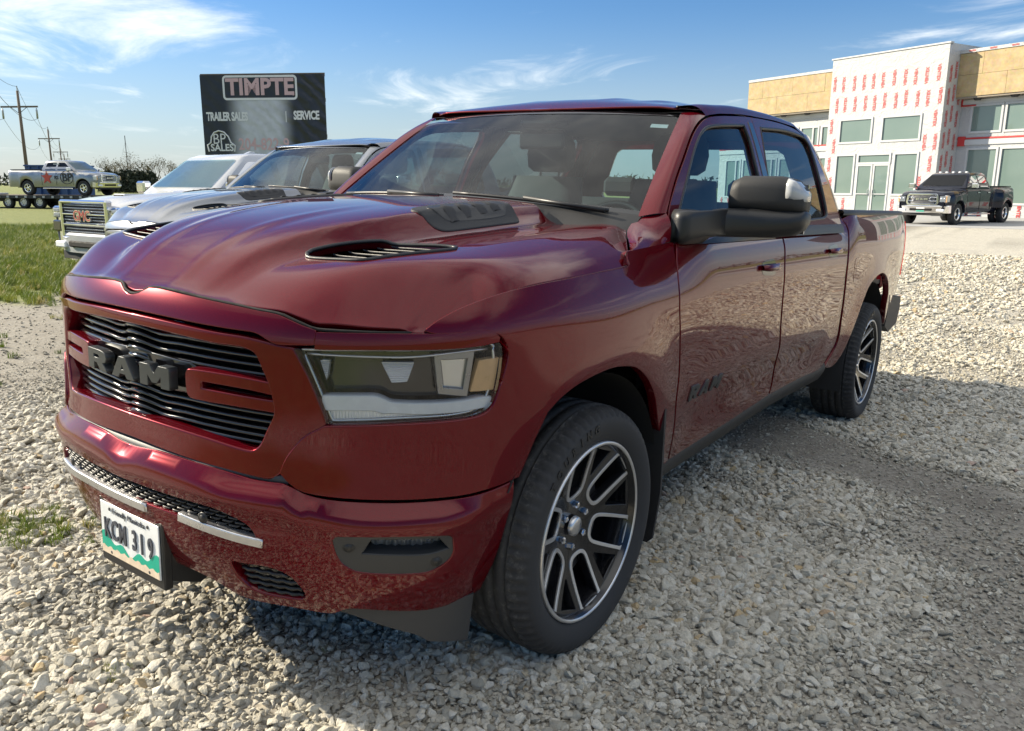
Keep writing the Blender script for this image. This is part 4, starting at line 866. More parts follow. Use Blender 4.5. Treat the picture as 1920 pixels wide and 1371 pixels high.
        loft('cab_corner', [rs(a, 14), rs(a*.5+b*.5, 14)+[0, sgn*.004, 0], rs(b, 14), rs(c, 14)], 'paint_red', T)
    xr = [(-1.03, 0), (-1.045, .3), (-1.085, .60), (-1.10, .635, 1), (-2.74, .635, 1), (-2.78, .3), (-2.785, 0)]
    panel('roof', xr+[(p[0], -p[1])+tuple(p[2:]) for p in xr[-2:0:-1]], roof, 'paint_red', T, sp=.04, depth=.004, edge=.003, dfn=lambda a, b: .006*(bump(np.abs(b), .2, .05)+bump(np.abs(b), .42, .05))*sstep(-1.2, -1.4, a))
    # back wall with rear window
    w0 = [(-.78, .95, 1), (.78, .95, 1), (.86, 1.30), (.80, 1.55), (.66, 1.80), (.5, 1.835), (-.5, 1.835), (-.66, 1.80), (-.80, 1.55), (-.86, 1.30)]
    wh = [(-.64, 1.40), (.64, 1.40), (.66, 1.44), (.56, 1.71), (.52, 1.735), (-.52, 1.735), (-.56, 1.71), (-.66, 1.44)]
    back = lambda a, b, d=0.0: np.stack([-2.87+.12*np.clip(b-1.3, 0, 1)**1.3-d+.03*a*a, a, b+0*a], -1)
    panel('cab_back', w0, back, 'paint_red', T, holes=[wh], sp=.06, depth=.03)
    panel('rear_window', wh, back, 'glass_side', T, sp=.1, depth=0, d=-.01)
    # cowl and wipers
    yy = np.linspace(-.79, .79, 41); q = yy/.79
    loft('cowl', [np.stack([-.375-.06*q*q, yy, HOOD(-.375-.06*q*q, yy)-.012], 1), wind(q, np.full(41, .0), .0)+[.03, 0, -.012], wind(q, np.full(41, .015), .004)], 'plastic_rough', T)
    for y0, y1, s0 in ((.66, .02, 1), (-.02, -.66, 1)):
        B = MB(); pts = [wind(np.array(a/.77), np.array(.005+.03*t_), .014) for t_, a in zip(np.linspace(0, 1, 9), np.linspace(y0, y1, 9))]
        B.tube(pts, .0075, 6); B.tube([np.array(pts[4])+[0, 0, .006], np.array(pts[0])+[.03, 0, .0]], .009, 6); B.obj('wiper', BL, T, smooth=True)
    # ---- cabin
    I = MB()
    I.box(-2.80, -.60, -.86, .86, .72, .76); I.obj('cabin_floor', 'dark_void', T)
    for sgn in (1, -1):
        B = MB(); B.prism([(-.55, .74), (-2.80, .74), (-2.80, 1.30), (-.62, 1.30)], sgn*.82, sgn*.88); B.obj('door_lining', 'fabric_dark', T)
    ys = np.linspace(-.80, .80, 33); q = np.abs(ys)
    dz = 1.315+.018*np.exp(-((ys-.37)/.2)**4)-.02*(ys/.8)**2
    loft('dashboard', [np.stack([-.52-.06*(ys/.8)**2, ys, dz-.02], 1), np.stack([-.62+0*ys, ys, dz+.014], 1), np.stack([-.80+0*ys, ys, dz+.008], 1), np.stack([-.89+0*ys, ys, dz-.03], 1), np.stack([-.91+0*ys, ys, dz-.2], 1), np.stack([-.86+0*ys, ys, 0*ys+.80], 1)], 'dash', T)
    B = MB(); t = np.linspace(0, 2*math.pi, 41); c = np.array([-1.06, .38, 1.225]); e1 = np.array([0, 1, 0]); e2 = np.array([-.42, 0, .9]); e2 /= np.linalg.norm(e2)
    B.tube([c+.19*(math.cos(a)*e1+math.sin(a)*e2) for a in t], .016, 8, cap=False)
    for a in (.2, math.pi-.2, -math.pi/2): B.tube([c, c+.185*(math.cos(a)*e1+math.sin(a)*e2)], .018, 6)
    B.tube([c, c+np.array([.28, 0, -.12])], .035, 8); B.obj('steering_wheel', BL, T, smooth=True)
    def seat(y, x, w=.52):
        s = MB(); hw = w/2
        s.rbox(x-.30, x+.22, y-hw, y+hw, .90, 1.06, .04)
        lo = np.array([(x-.24, .0, 1.0), (x-.30, 0, 1.25), (x-.37, 0, 1.52)])
        cs = []
        for (px_, _, pz), ww in zip(rs(lo, 10), np.interp(np.arange(10), [0, 5, 9], [hw, hw*.98, hw*.78])):
            an = np.linspace(0, 2*math.pi, 17)[:-1]; cs.append(np.stack([px_+.075*np.sign(np.cos(an))*np.abs(np.cos(an))**.6, y+ww*np.sign(np.sin(an))*np.abs(np.sin(an))**.5, np.full(16, pz)], 1))
        k = len(s.V); n_ = 16; s.add(np.vstack(cs), [(r*n_+i, r*n_+(i+1) % n_, (r+1)*n_+(i+1) % n_, (r+1)*n_+i) for r in range(9) for i in range(n_)]+[tuple(9*n_+i for i in range(n_))])
        st = s.obj('seat', 'fabric_dark', T, auto=50)
        h = MB(); cs = []
        for pz, ww, dd in ((1.545, .10, .035), (1.57, .135, .05), (1.64, .145, .055), (1.70, .135, .05), (1.735, .115, .035), (1.745, .09, .02)):
            an = np.linspace(0, 2*math.pi, 17)[:-1]; cs.append(np.stack([x-.39-.05*(pz-1.55)+dd*np.sign(np.cos(an))*np.abs(np.cos(an))**.6, y+ww*np.sign(np.sin(an))*np.abs(np.sin(an))**.5, np.full(16, pz)], 1))
        h.add(np.vstack(cs), [(r*n_+i, r*n_+(i+1) % n_, (r+1)*n_+(i+1) % n_, (r+1)*n_+i) for r in range(5) for i in range(n_)]+[tuple(range(n_))[::-1], tuple(5*n_+i for i in range(n_))])
        h.obj('headrest', 'fabric_dark', st, auto=50)
        h = MB(); h.tube([(x-.38, y-.06, 1.48), (x-.39, y-.06, 1.58)], .007, 6); h.tube([(x-.38, y+.06, 1.48), (x-.39, y+.06, 1.58)], .007, 6); h.obj('headrest_post', 'steel_dark', st)
    for y in (.38, -.38): seat(y, -1.35)
    B = MB(); B.rbox(-2.55, -2.05, -.70, .70, .95, 1.10, .05); B.rbox(-2.66, -2.50, -.72, .72, 1.05, 1.42, .05)
    rb = B.obj('rear_seat', 'fabric_dark', T)
    for y in (.42, 0, -.42): B = MB(); B.rbox(-2.68, -2.60, y-.12, y+.12, 1.43, 1.55, .03); B.obj('headrest', 'fabric_dark', rb)
    B = MB(); B.rbox(-1.10, -1.065, -.125, .125, 1.625, 1.705, .012); B.tube([(-1.09, 0, 1.69), (-1.10, 0, 1.75)], .014, 8); B.obj('interior_mirror', BL, T)
    B = MB(); B.rbox(-1.16, -1.02, -.10, .10, 1.715, 1.765, .02); B.obj('sensor_housing', BL, T)
    B = MB(); B.prism([(-1.08, 1.775), (-1.2, 1.79), (-2.78, 1.80), (-2.78, 1.785), (-1.2, 1.77)], -.66, .66); B.obj('headliner', 'fabric_dark', T)
    # small sticker top corner of the screen
    c0 = wind(np.array([.84, .94, .94, .84]), np.array([.835, .835, .875, .875]), -.003); mesh('screen_sticker', c0, [(0, 1, 2, 3)], 'plate_white', T)
    # ---- underside, engine bay, bed
    B = MB(); B.box(-4.75, .55, -.42, .42, .42, .72); B.box(-2.85, -.56, -.80, .80, .42, .72); B.box(-4.7, -2.9, -.60, .60, .72, .86); B.box(-.52, .72, -.44, .44, .5, 1.14); B.obj('chassis', 'dark_void', T)
    B = MB(); B.box(-4.80, -2.9, -.78, .78, .84, .87); B.box(-2.93, -2.90, -.86, .86, .84, 1.37); B.obj('bed_floor', 'plastic_rough', T)
    B = MB(); B.rbox(-4.875, -4.80, -.80, .80, .80, 1.385, .015); B.obj('tailgate', 'paint_red', T)
    B = MB(); B.rbox(-4.99, -4.84, -.80, .80, .52, .74, .02); B.obj('rear_bumper', 'plastic_rough', T)
    # ---- running gear
    wl = make_wheel(T)
    st = math.radians(-.65)
    wl.location = (0, .855, .40); wl.rotation_euler = (0, 0, st)
    for x_, y_, rz in ((-3.672, .855, 0), (0, -.855, math.pi+st), (-3.672, -.855, math.pi)):
        c = copy_tree(wl, T); c.location = (x_, y_, .40); c.rotation_euler = (0, random.Random(int(x_*10+y_)).uniform(0, 0), rz)
    B = MB(); B.tube([(0, -.8, .40), (0, .8, .40)], .05, 8); B.tube([(-3.672, -.8, .40), (-3.672, .8, .40)], .06, 8); B.obj('axle', 'steel_dark', T)
    return T
def make_mirror(door, sgn):
    """large towing mirror: foot, arm, lower housing and raised head with marker lamp"""
    def S(pts): return [(p[0], p[1]*sgn, p[2]) for p in pts]
    def ring(cy, x0, x1, z0, z1, r=.02, n=6):
        """rounded rectangle in the x-z plane at y = cy"""
        out = []
        for cx, cz, a0 in ((x1-r, z1-r, 0), (x0+r, z1-r, 90), (x0+r, z0+r, 180), (x1-r, z0+r, 270)):
            for k in range(n): a = math.radians(a0+90*k/(n-1)); out.append((cx+r*math.cos(a), cy*sgn, cz+r*math.sin(a)))
        return np.array(out)
    # foot on the door corner
    ft = [ring(.885, -.80, -.60, 1.270, 1.395, .03), ring(.945, -.785, -.56, 1.275, 1.390, .03), ring(.965, -.80, -.60, 1.296, 1.392, .03)]
    root = loft('side_mirror', ft+[ring(.985, -.86, -.66, 1.304, 1.395, .03), ring(1.01, -.95, -.75, 1.308, 1.398, .03)], 'plastic_black', door, closed_u=True, caps=True)
    lo = [ring(.972, -.90, -.735, 1.305, 1.398, .030), ring(.988, -.97, -.775, 1.300, 1.403, .035), ring(1.03, -1.01, -.82, 1.300, 1.406, .04), ring(1.15, -1.02, -.865, 1.304, 1.408, .045), ring(1.215, -1.02, -.885, 1.314, 1.408, .045), ring(1.245, -1.015, -.905, 1.334, 1.405, .035), ring(1.257, -1.0, -.93, 1.355, 1.398, .02)]
    loft('mirror_housing', lo, 'plastic_black', root, closed_u=True, caps=True)
    up = [ring(.985, -1.01, -.87, 1.396, 1.47, .03), ring(.997, -1.02, -.855, 1.395, 1.506, .04), ring(1.03, -1.02, -.855, 1.395, 1.524, .045), ring(1.16, -1.02, -.875, 1.395, 1.526, .045), ring(1.21, -1.02, -.89, 1.395, 1.515, .045), ring(1.247, -1.015, -.915, 1.398, 1.478, .03)]
    loft('mirror_head', up, 'plastic_rough', root, closed_u=True, caps=True)
    g = [ring(1.192, -.99, -.876, 1.438, 1.519, .03), ring(1.218, -.99, -.886, 1.436, 1.508, .03), ring(1.252, -.99, -.918, 1.438, 1.472, .015)]
    loft('marker_lamp', g, 'lens_grey', root, closed_u=True, caps=True)
    B = MB(); B.box(-1.027, -1.022, min(1.01*sgn, 1.23*sgn), max(1.01*sgn, 1.23*sgn), 1.32, 1.50); B.obj('mirror_glass', 'chrome', root)
RAM = make_ram()
RAM.matrix_world = Matrix(((*TILT[0], 0), (*TILT[1], 0), (*TILT[2], 0), (0, 0, 0, 1)))
tag(RAM, 'dark red crew cab pickup with black grille, nearest the camera on the gravel', 'pickup truck', 'pickup trucks on the lot')
# ================================================================ the other vehicles
GREY = copy_tree(RAM, None, {'paint_red': 'paint_grey', 'silver': 'chrome'})
for o in [c for c in GREY.children_recursive if c.name.startswith(('plate_bracket', 'number_plate', 'plate_'))]: bpy.data.objects.remove(o)
GREY.matrix_world = Matrix.Translation((-2.37, -4.09, 0)) @ Matrix.Rotation(math.radians(1.0), 4, 'Z')
tag(GREY, 'grey pickup with vented bonnet parked directly behind the red one', 'pickup truck', 'pickup trucks on the lot')
glass('glass_dark', (.05, .06, .07), 1.5)
plain('red_badge', (.42, .03, .04), .3)
plain('decal_red', (.50, .07, .05), .5); plain('decal_black', (.03, .03, .035), .5)
def simple_wheel(parent, r, w, style, rimr, x, y, out):
    """plain wheel: tyre plus pressed or alloy disc with spokes"""
    B = MB(); h = w/2
    B.lathe([(rimr, h*.8), (r*.82, h), (r*.93, h*.95), (r, h*.7), (r, -h*.7), (r*.93, -h*.95), (rimr, -h*.8)], 40); ty = B.obj('wheel', 'tyre', parent, smooth=True, fixn=True)
    B = MB(); B.lathe([(rimr*1.02, h*.82), (rimr*.93, h*.86), (rimr*.88, h*.5), (rimr*.86, -h*.5)], 32); B.obj('rim', 'chrome' if style != 'steel' else 'silver', ty, smooth=True)
    B = MB(); B.lathe([(0, h*.2), (rimr*.9, h*.2)], 24); B.obj('rim_back', 'dark_void', ty)
    B = MB()
    if style == 'dual':
        B.lathe([(0, h*.2), (rimr*.3, h*.3), (rimr*.34, h*.05), (rimr*.9, -h*.1)], 28)
        for k in range(8):
            a = k*math.pi/4; B.lathe([(0, h*.06), (rimr*.11, h*.06)], 8, c=(rimr*.62*math.cos(a), 0, rimr*.62*math.sin(a)))
    else:
        for k in range(5 if style != 'steel' else 8):
            a = 2*math.pi*k/(5 if style != 'steel' else 8); e = np.array([math.cos(a), 0, math.sin(a)]); t = np.array([-math.sin(a), 0, math.cos(a)])
            q = [e*rimr*.12+t*rimr*.16, e*rimr*.92+t*rimr*.13, e*rimr*.92-t*rimr*.13, e*rimr*.12-t*rimr*.16]
            B.add([p+np.array([0, h*.62, 0]) for p in q]+[p+np.array([0, h*.4, 0]) for p in q], [(0, 1, 2, 3), (4, 7, 6, 5), (0, 4, 5, 1), (1, 5, 6, 2), (2, 6, 7, 3), (3, 7, 4, 0)])
        B.lathe([(0, h*.75), (rimr*.2, h*.72), (rimr*.24, h*.4)], 20)
    B.obj('spoke', 'chrome' if style != 'steel' else 'silver', ty)
    ty.location = (x, y, r); ty.rotation_euler = (0, 0, 0 if out > 0 else math.pi)
    return ty
def simple_pickup(paintm, P):
    """crew-cab pickup lofted from cross-sections; wheel openings come from the lower edge"""
    T = empty('pickup_truck'); WB = P.get('wb', 3.7); r = P.get('r', .40); hw = P.get('hw', .99); zh = P.get('hood', 1.25); zb = P.get('belt', 1.33); zr = P.get('roof', 1.92); fx = P.get('front', .92); cab0, cab1 = -.45, P.get('cab1', -2.75); tail = -WB-P.get('rear', 1.2)
    ar = r+.10
    def zbot(x):
        z = .46
        for cx in (0, -WB):
            d = abs(x-cx)
            if d < ar: z = max(z, r+math.sqrt(ar*ar-d*d)*1.0)
        if x > fx-.15: z = .60
        return z
    ztop = pchip([tail-.1, cab1-.12, cab1-.05, cab0-.1, cab0+.05, .3, .7, fx-.06, fx+.05], [zb+.03, zb+.03, zb, zb, zh+.02, zh-.02, zh-.07, zh-.15, zh-.22])
    def half(x):
        f = float(sstep(fx+.02, fx-.5, x)); b = float(sstep(tail-.02, tail+.15, x)); w = hw*(.86+.14*f)*(.965+.035*b)
        z0, z1 = zbot(x), float(ztop(x)); fl = 0
        for cx in (0, -WB): fl = max(fl, .03*math.exp(-((x-cx)/.55)**4))
        H = z1-z0
        pts = [(w-.10, z0), (w-.02+fl, z0+.005), (w+fl, z0+.05*H+.01), (w+.01+fl*.6, z0+.45*H), (w+.005, z0+.70*H), (w-.02, z1-.10), (w-.06, z1-.035), (w-.13, z1-.005), (w*.72, z1+.012), (w*.45, z1+.018), (w*.42, z1+.03), (0, z1+.04)]
        return pts
    xs = sorted(set([round(v, 3) for v in list(np.linspace(fx, tail, 46))+[cx+ar*k for cx in (0, -WB) for k in (-1.0, -.985, -.93, -.82, -.65, -.4, 0, .4, .65, .82, .93, .985, 1.0)]]), reverse=True)
    secs = []
    for x in xs:
        h = half(x); L = [(x, y, z) for y, z in h]; secs.append(np.array([(x, -y, z) for x, y, z in L[::-1]][:-1] + []+L[::1] if False else [(x, -p[1], p[2]) for p in L]+[(x, p[1], p[2]) for p in L[-2::-1]]))
    body = loft('body', secs, paintm, T)
    sharp_by_angle(body.data, 40)
    # nose face, bumper, grille, lamps
    st = P.get('face', 'ram'); y = hw*.84
    B = MB(); B.rbox(fx-.10, fx-.005, -y, y, .55, zh-.17, .03); B.obj('nose', paintm if st != 'gmc' else 'chrome', T)
    B = MB(); bz0, bz1 = .46, .74
    n = 21; ys = np.linspace(-hw*.98, hw*.98, n); bx = fx+.07-.16*(np.abs(ys)/hw)**3
    ring = [(0, bz0), (.0, bz1-.03), (-.03, bz1), (-.2, bz1), (-.2, bz0)]
    V = []; F = []
    for i in range(n):
        V += [(bx[i]+a+(-.03 if z == bz0 else 0), ys[i], z) for a, z in ring]
    for i in range(n-1):
        for k in range(5): F.append((i*5+k, i*5+(k+1) % 5, (i+1)*5+(k+1) % 5, (i+1)*5+k))
    F += [tuple(range(5)), tuple((n-1)*5+k for k in range(5))]
    B.add(V, F); bu = B.obj('front_bumper', P.get('bumper', 'chrome'), T, auto=40)
    B = MB(); B.rbox(fx-.05, fx+.085, -.42, .42, bz0+.08, bz0+.17, .02); B.obj('bumper_opening', 'dark_void', bu)
    for s in (1, -1): B = MB(); B.rbox(fx-.03, fx+.055, s*.72-.14, s*.72+.14, bz0+.06, bz0+.15, .015); B.obj('fog_lamp', 'white_lens', bu)
    B = MB(); B.box(fx-.25, fx-.02, -hw*.8, hw*.8, .36, .47); B.obj('air_dam', 'plastic_rough', T)
    gx = fx+.005; gz0, gz1 = .76, zh-.15; gy = .56
    if st == 'gmc':
        gz0, gz1, gy = .70, zh-.10, .58
        B = MB(); 
        for z0, z1, w_ in ((gz0-.04, gz0+.0, gy+.02), (gz1, gz1+.055, gy+.05)): B.rbox(gx-.06, gx+.05, -w_, w_, z0, z1, .02)
        for s in (1, -1): B.rbox(gx-.06, gx+.05, s*(gy+.03)-.03, s*(gy+.03)+.03, gz0-.03, gz1+.05, .02)
        fr = B.obj('grille_frame', 'chrome', T)
        B = MB(); B.box(gx-.02, gx, -gy, gy, gz0, gz1); B.obj('grille_backing', 'dark_void', fr)
        B = MB()
        for z in (gz0+(gz1-gz0)*.36, gz0+(gz1-gz0)*.68): B.rbox(gx-.01, gx+.045, -gy, gy, z-.010, z+.010, .004)
        B.obj('grille_bar', 'chrome', fr)
        B = MB(); m = 0
        rows = 11
        for rr in range(rows):
            z = gz0+(rr+.5)*(gz1-gz0)/rows
            for q in range(-11, 12):
                yy = q*.052+(.026 if rr % 2 else 0)
                if abs(yy) > gy-.02: continue
                B.tube([(gx+.012, yy-.024, z+.007), (gx+.022, yy-.012, z-.007), (gx+.022, yy+.012, z+.007), (gx+.012, yy+.024, z-.007)], .0055, 5)
        B.obj('grille_mesh', 'chrome', fr, smooth=True)
        zc = gz0+(gz1-gz0)*.62
        for i, ch in enumerate('GMC'):
            lettering('badge_letter', ch, 'chrome', frame_m((gx+.048, -.155+.155*i, zc), (0, 1, 0), (0, 0, 1)), fr, size=.20, ex=.010, bold=.009, xs=1.05)
            lettering('badge_letter', ch, 'red_badge', frame_m((gx+.060, -.155+.155*i, zc), (0, 1, 0), (0, 0, 1)), fr, size=.20, ex=.001, bold=-.001, xs=1.05)
        for s in (1, -1):
            hl = MB(); hl.rbox(fx-.32, fx+.01, s*.80-.13, s*.80+.13, zh-.32, zh-.14, .03); h = hl.obj('headlight', 'chrome', T)
            hl = MB(); hl.rbox(fx-.30, fx+.025, s*.80-.115, s*.80+.115, zh-.305, zh-.155, .02); hl.obj('lamp_lens', 'glass_lens', h)
            hl = MB(); hl.rbox(fx-.2, fx+.018, s*.80-.09, s*.80+.09, zh-.29, zh-.235, .01); hl.rbox(fx-.2, fx+.018, s*.80-.09, s*.80+.09, zh-.22, zh-.17, .01); hl.obj('lamp_reflector', 'white_lens', h)
            hl = MB(); hl.rbox(fx-.06, fx+.03, s*.80-.12, s*.80+.12, zh-.50, zh-.34, .02); hl.obj('air_curtain', 'gloss_black', T)
        B = MB(); B.rbox(.10, .42, -.16, .16, zh-.02, zh+.035, .02); B.obj('bonnet_scoop', paintm, T)
        B = MB(); B.rbox(.38, .425, -.13, .13, zh-.012, zh+.022, .006); B.obj('scoop_mouth', 'dark_void', T)
    else:
        # upright crossbar grille in a bright surround
        hexo = [(-gy, gz0), (gy, gz0), (gy+.05, gz0+.1), (gy+.02, gz1-.04), (gy-.05, gz1+.02), (-gy+.05, gz1+.02), (-gy-.02, gz1-.04), (-gy-.05, gz0+.1)]
        hexi = [(p[0]*.9, gz0+.03+(p[1]-gz0)*.82) for p in hexo]
        fl_ = lambda a, b, d=0.0: np.stack([gx+.02+d-.05*(a/gy)**2, a+0*b, b+0*a], -1)
        fr = panel('grille_frame', [p+(1,) for p in hexo], fl_, P.get('grille', 'chrome'), T, holes=[[p+(1,) for p in hexi]], sp=.05, d=.03, depth=.06, edge=.012)
        panel('grille_backing', [p+(1,) for p in hexo], fl_, 'dark_void', fr, sp=.1, depth=0, d=-.02)
        B = MB()
        for k in range(9): z = gz0+.06+k*(gz1-gz0-.09)/8; B.tube([tuple(fl_(np.array(v), np.array(z), .0)) for v in np.linspace(-gy*.9, gy*.9, 7)], .007, 5)
        B.obj('grille_slat', 'silver', fr, smooth=True)
        zc = (gz0+gz1)/2+.02
        for s in (1, -1):
            B = MB(); B.tube([tuple(fl_(np.array(s*v), np.array(z), .03)) for v, z in ((.54, zc+.065), (.36, zc+.075), (.29, zc+.04), (.29, zc-.04), (.36, zc-.075), (.54, zc-.065))], .017, 6); B.obj('grille_bar', 'chrome', fr, smooth=True)
        ram_letters('badge_letter', fl_, -.22, .22, zc-.035, zc+.035, 'chrome', fr, .035, .02)
        for s in (1, -1):
            hl = MB(); hl.rbox(fx-.34, fx+.0, s*.775-.155, s*.775+.155, gz0+.08, gz1-.03, .04); h = hl.obj('headlight', 'silver', T)
            hl = MB(); hl.rbox(fx-.3, fx+.012, s*.775-.14, s*.775+.14, gz0+.095, gz1-.045, .03); hl.obj('lamp_lens', 'glass_lens', h)
            for q in (-.06, .06): hl = MB(); hl.lathe([(0, .02), (.04, .012), (.052, 0)], 16, axis='x', c=(fx-.012, s*.775+q, (gz0+gz1)/2+.03)); hl.obj('lamp_bulb', 'chrome', h, smooth=True)
            hl = MB(); hl.rbox(fx-.1, fx+.004, s*.89-.03, s*.89+.03, gz0+.1, gz1-.06, .01); hl.obj('amber_reflector', 'amber_lens', h)
    # cabin: four pillars' worth of shell with separate panes
    yb, yt = hw-.05, hw-.27; xa, xb, xc, xd = cab0-.02, cab0-.72, cab1+.22, cab1-.02
    V = []; rows = []
    for z, x0, x1, w in ((zb-.02, xa, xd, yb), (zb+.10, xa-.14, xd+.005, yb-.03), (zr-.16, xb+.10, xc-.14, yt+.035), (zr-.06, xb-.04, xc-.06, yt), (zr-.015, xb-.18, xc+.02, yt-.06), (zr, xb-.34, xc+.12, yt-.18)):
        n_ = 8; row = []
        for (px, py) in ((x0, -w*.93), (x0, w*.93), (x0-.07, w), (x1+.07, w), (x1, w*.93), (x1, -w*.93), (x1+.07, -w), (x0-.07, -w)): row.append((px, py, z))
        rows.append(np.array(row))
    cabin = loft('cabin_shell', rows, paintm, T, closed_u=True, caps=True); sharp_by_angle(cabin.data, 35)
    def pane(nm, q, mat='glass_dark', lift=.006):
        q = [np.array(p, float) for p in q]; n_ = np.cross(q[1]-q[0], q[2]-q[0]); n_ /= np.linalg.norm(n_); c = sum(q)/len(q)
        ce = np.array([(xa+xd)/2, 0, (zb+zr)/2])
        if n_@(c-ce) < 0: n_ = -n_
        # rounded corners
        poly = []
        for i in range(len(q)):
            a, b, e = q[i-1], q[i], q[(i+1) % len(q)]; r0 = .06
            u0 = (a-b)/np.linalg.norm(a-b); u1 = (e-b)/np.linalg.norm(e-b)
            for t in (0, .33, .67, 1): poly.append(b+u0*r0*(1-t)**2+u1*r0*t**2)
        m_ = len(poly); Vv = [p+n_*lift for p in poly]+[p-n_*.01 for p in poly]
        return mesh(nm, Vv, [tuple(range(m_))]+[(i, (i+1) % m_, m_+(i+1) % m_, m_+i) for i in range(m_)], mat, cabin, smooth=False)
    def on(t, sd, z):  # side plane point
        w = np.interp(z, [zb-.02, zb+.10, zr-.16, zr-.06], [yb, yb-.03, yt+.035, yt]); return (t, sd*w, z)
    zl, zu = zb+.045, zr-.135; lean = (.72+.0)
    def xf(z): return np.interp(z, [zb-.02, zb+.10, zr-.16, zr-.06], [xa, xa-.14, xb+.10, xb-.04])
    def xr_(z): return np.interp(z, [zb-.02, zb+.10, zr-.16], [xd, xd+.005, xc-.14])
    xm = (xa+xd)/2-.12
    for s in (1, -1):
        pane('window_glass', [on(xf(zl)-.20, s, zl), on(xf(zu)-.16, s, zu), on(xm+.06, s, zu), on(xm+.06, s, zl)])
        pane('window_glass', [on(xm-.06, s, zl), on(xm-.06, s, zu), on(xr_(zu)+.25, s, zu), on(xr_(zl)+.24, s, zl)])
        # door seams and handles
        for xx in (cab0-.16, xm, cab1+.02):
            B = MB(); B.tube([(xx, s*(hw+.012), .56), (xx, s*(hw+.013), .95), (xx, s*(hw-.012), zb-.09)], .006, 5); B.obj('door_seam', 'dark_void', body)
        for xx in (xm+.18, cab1+.26): B = MB(); B.rbox(xx-.09, xx+.09, s*(hw+.02)-.016, s*(hw+.02)+.016, zb-.20, zb-.165, .008); B.obj('door_handle', P.get('handle', 'chrome'), body)
        B = MB(); B.tube([(-.62, s*(hw-.04), zb+.03), (-.66, s*(hw+.10), zb+.05)], .03, 8); mr = B.obj('side_mirror', 'plastic_black', T, smooth=True)
        B = MB(); B.rbox(-.75, -.60, s*(hw+.20)-.115, s*(hw+.20)+.115, zb-.02, zb+.17, .03); B.obj('mirror_head', P.get('mirror', 'chrome'), mr)
        B = MB(); B.rbox(-2.65+.0, -.62, s*(hw+.02)-.07, s*(hw+.02)+.07, .37, .42, .015)
        if P.get('steps', True): B.obj('running_board', P.get('board', 'chrome'), T)
        B = MB(); B.rbox(tail-.012, tail+.08, s*(hw-.10)-.07, s*(hw-.10)+.07, .85, 1.22, .02); B.obj('tail_lamp', 'red_lens', T)
        for cx in (0, -WB):
            an = np.linspace(0, math.pi, 15); loft('wheel_housing', [np.stack([cx+ar*np.cos(an), np.full(15, yy*s), r+ar*np.sin(an)], 1) for yy in (hw-.06, hw-.5)], 'dark_void', T)
    wz0, wz1 = zb+.07, zr-.11
    pane('windscreen', [(xf(wz0)+.004, -(yb-.16), wz0), (xf(wz0)+.004, yb-.16, wz0), (xf(wz1)+.004, yt-.05, wz1), (xf(wz1)+.004, -(yt-.05), wz1)], P.get('wglass', 'glass_dark'), .012)
    pane('rear_window', [(xr_(wz0), -.55, wz0), (xr_(wz0), .55, wz0), (xr_(wz1), .5, wz1), (xr_(wz1), -.5, wz1)])
    B = MB(); B.box(tail+.06, cab1-.1, -hw+.14, hw-.14, zb+.045, zb+.078); B.obj('bed_cover', 'plastic_rough', T)
    B = MB(); B.rbox(tail-.03, tail+.02, -hw+.16, hw-.16, .72, zb, .015); B.obj('tailgate', paintm, T)
    B = MB(); B.rbox(tail-.16, tail+.05, -hw*.92, hw*.92, .50, .68, .03); B.obj('rear_bumper', 'chrome', T)
    B = MB(); B.box(tail+.1, fx-.15, -.5, .5, .42, .9); B.obj('chassis', 'dark_void', T)
    tw, rr = P.get('tyre_w', .27), P.get('rim_r', .25)
    for s in (1, -1):
        simple_wheel(T, r, tw, P.get('wstyle', 'alloy'), rr, 0, s*(hw-.14), s)
        if P.get('dually'):
            simple_wheel(T, r, tw*.95, 'dual', rr, -WB, s*(hw+.10), s); simple_wheel(T, r, tw*.95, 'dual', rr, -WB, s*(hw-.20), s)
            cs = []
            for xx in np.linspace(-WB+.85, -WB-.85, 29):
                d = abs(xx+WB); k = float(sstep(.85, .45, d)); zb0 = max(.62, r+math.sqrt(max(0, (ar+.02)**2-d*d))) if d < ar+.02 else .62
                w2 = hw+.01+.27*k; zt2 = zb-.02-.10*(1-k)
                zm = (zb0+zt2)/2
                cs.append(np.array([(xx, s*(hw-.1), zb0+.01), (xx, s*(w2-.01), zb0), (xx, s*w2, zb0+.06), (xx, s*w2, zm), (xx, s*(w2-.03), zt2-.16), (xx, s*(w2-.11*k-.01), zt2-.05), (xx, s*(hw-.06), zt2)]))
            o = loft('rear_fender', cs, paintm, T); sharp_by_angle(o.data, 50)
        else: simple_wheel(T, r, tw, P.get('wstyle', 'alloy'), rr, -WB, s*(hw-.14), s)
    if P.get('cab_lamps'):
        for yy in (-.5, -.25, 0, .25, .5): B = MB(); B.rbox(xb-.36, xb-.26, yy-.05, yy+.05, zr-.02, zr+.035, .015); B.obj('roof_marker', 'white_lens', cabin)
    if P.get('fin'):
        B = MB(); B.prism([(xb-.55, zr-.01), (xb-.72, zr+.055), (xb-.78, zr+.055), (xb-.80, zr-.01)], -.035, .035); B.obj('aerial_fin', paintm, cabin)
    return T
gmc = simple_pickup('paint_white', dict(face='gmc', hood=1.25, belt=1.30, roof=1.90, fin=True, bumper='paint_white', steps=False, wglass='glass_side'))
gmc.location = (-4.72, -9.40, 0); tag(gmc, 'white pickup with chrome honeycomb grille and red badge letters', 'pickup truck', 'pickup trucks on the lot')
slv = simple_pickup('paint_silver', dict(hood=1.20, belt=1.28, roof=1.86, bumper='chrome', steps=False, wglass='glass_side'))
slv.location = (-7.3, -13.1, 0); tag(slv, 'silver pickup mostly hidden behind the white pickup', 'pickup truck', 'pickup trucks on the lot')
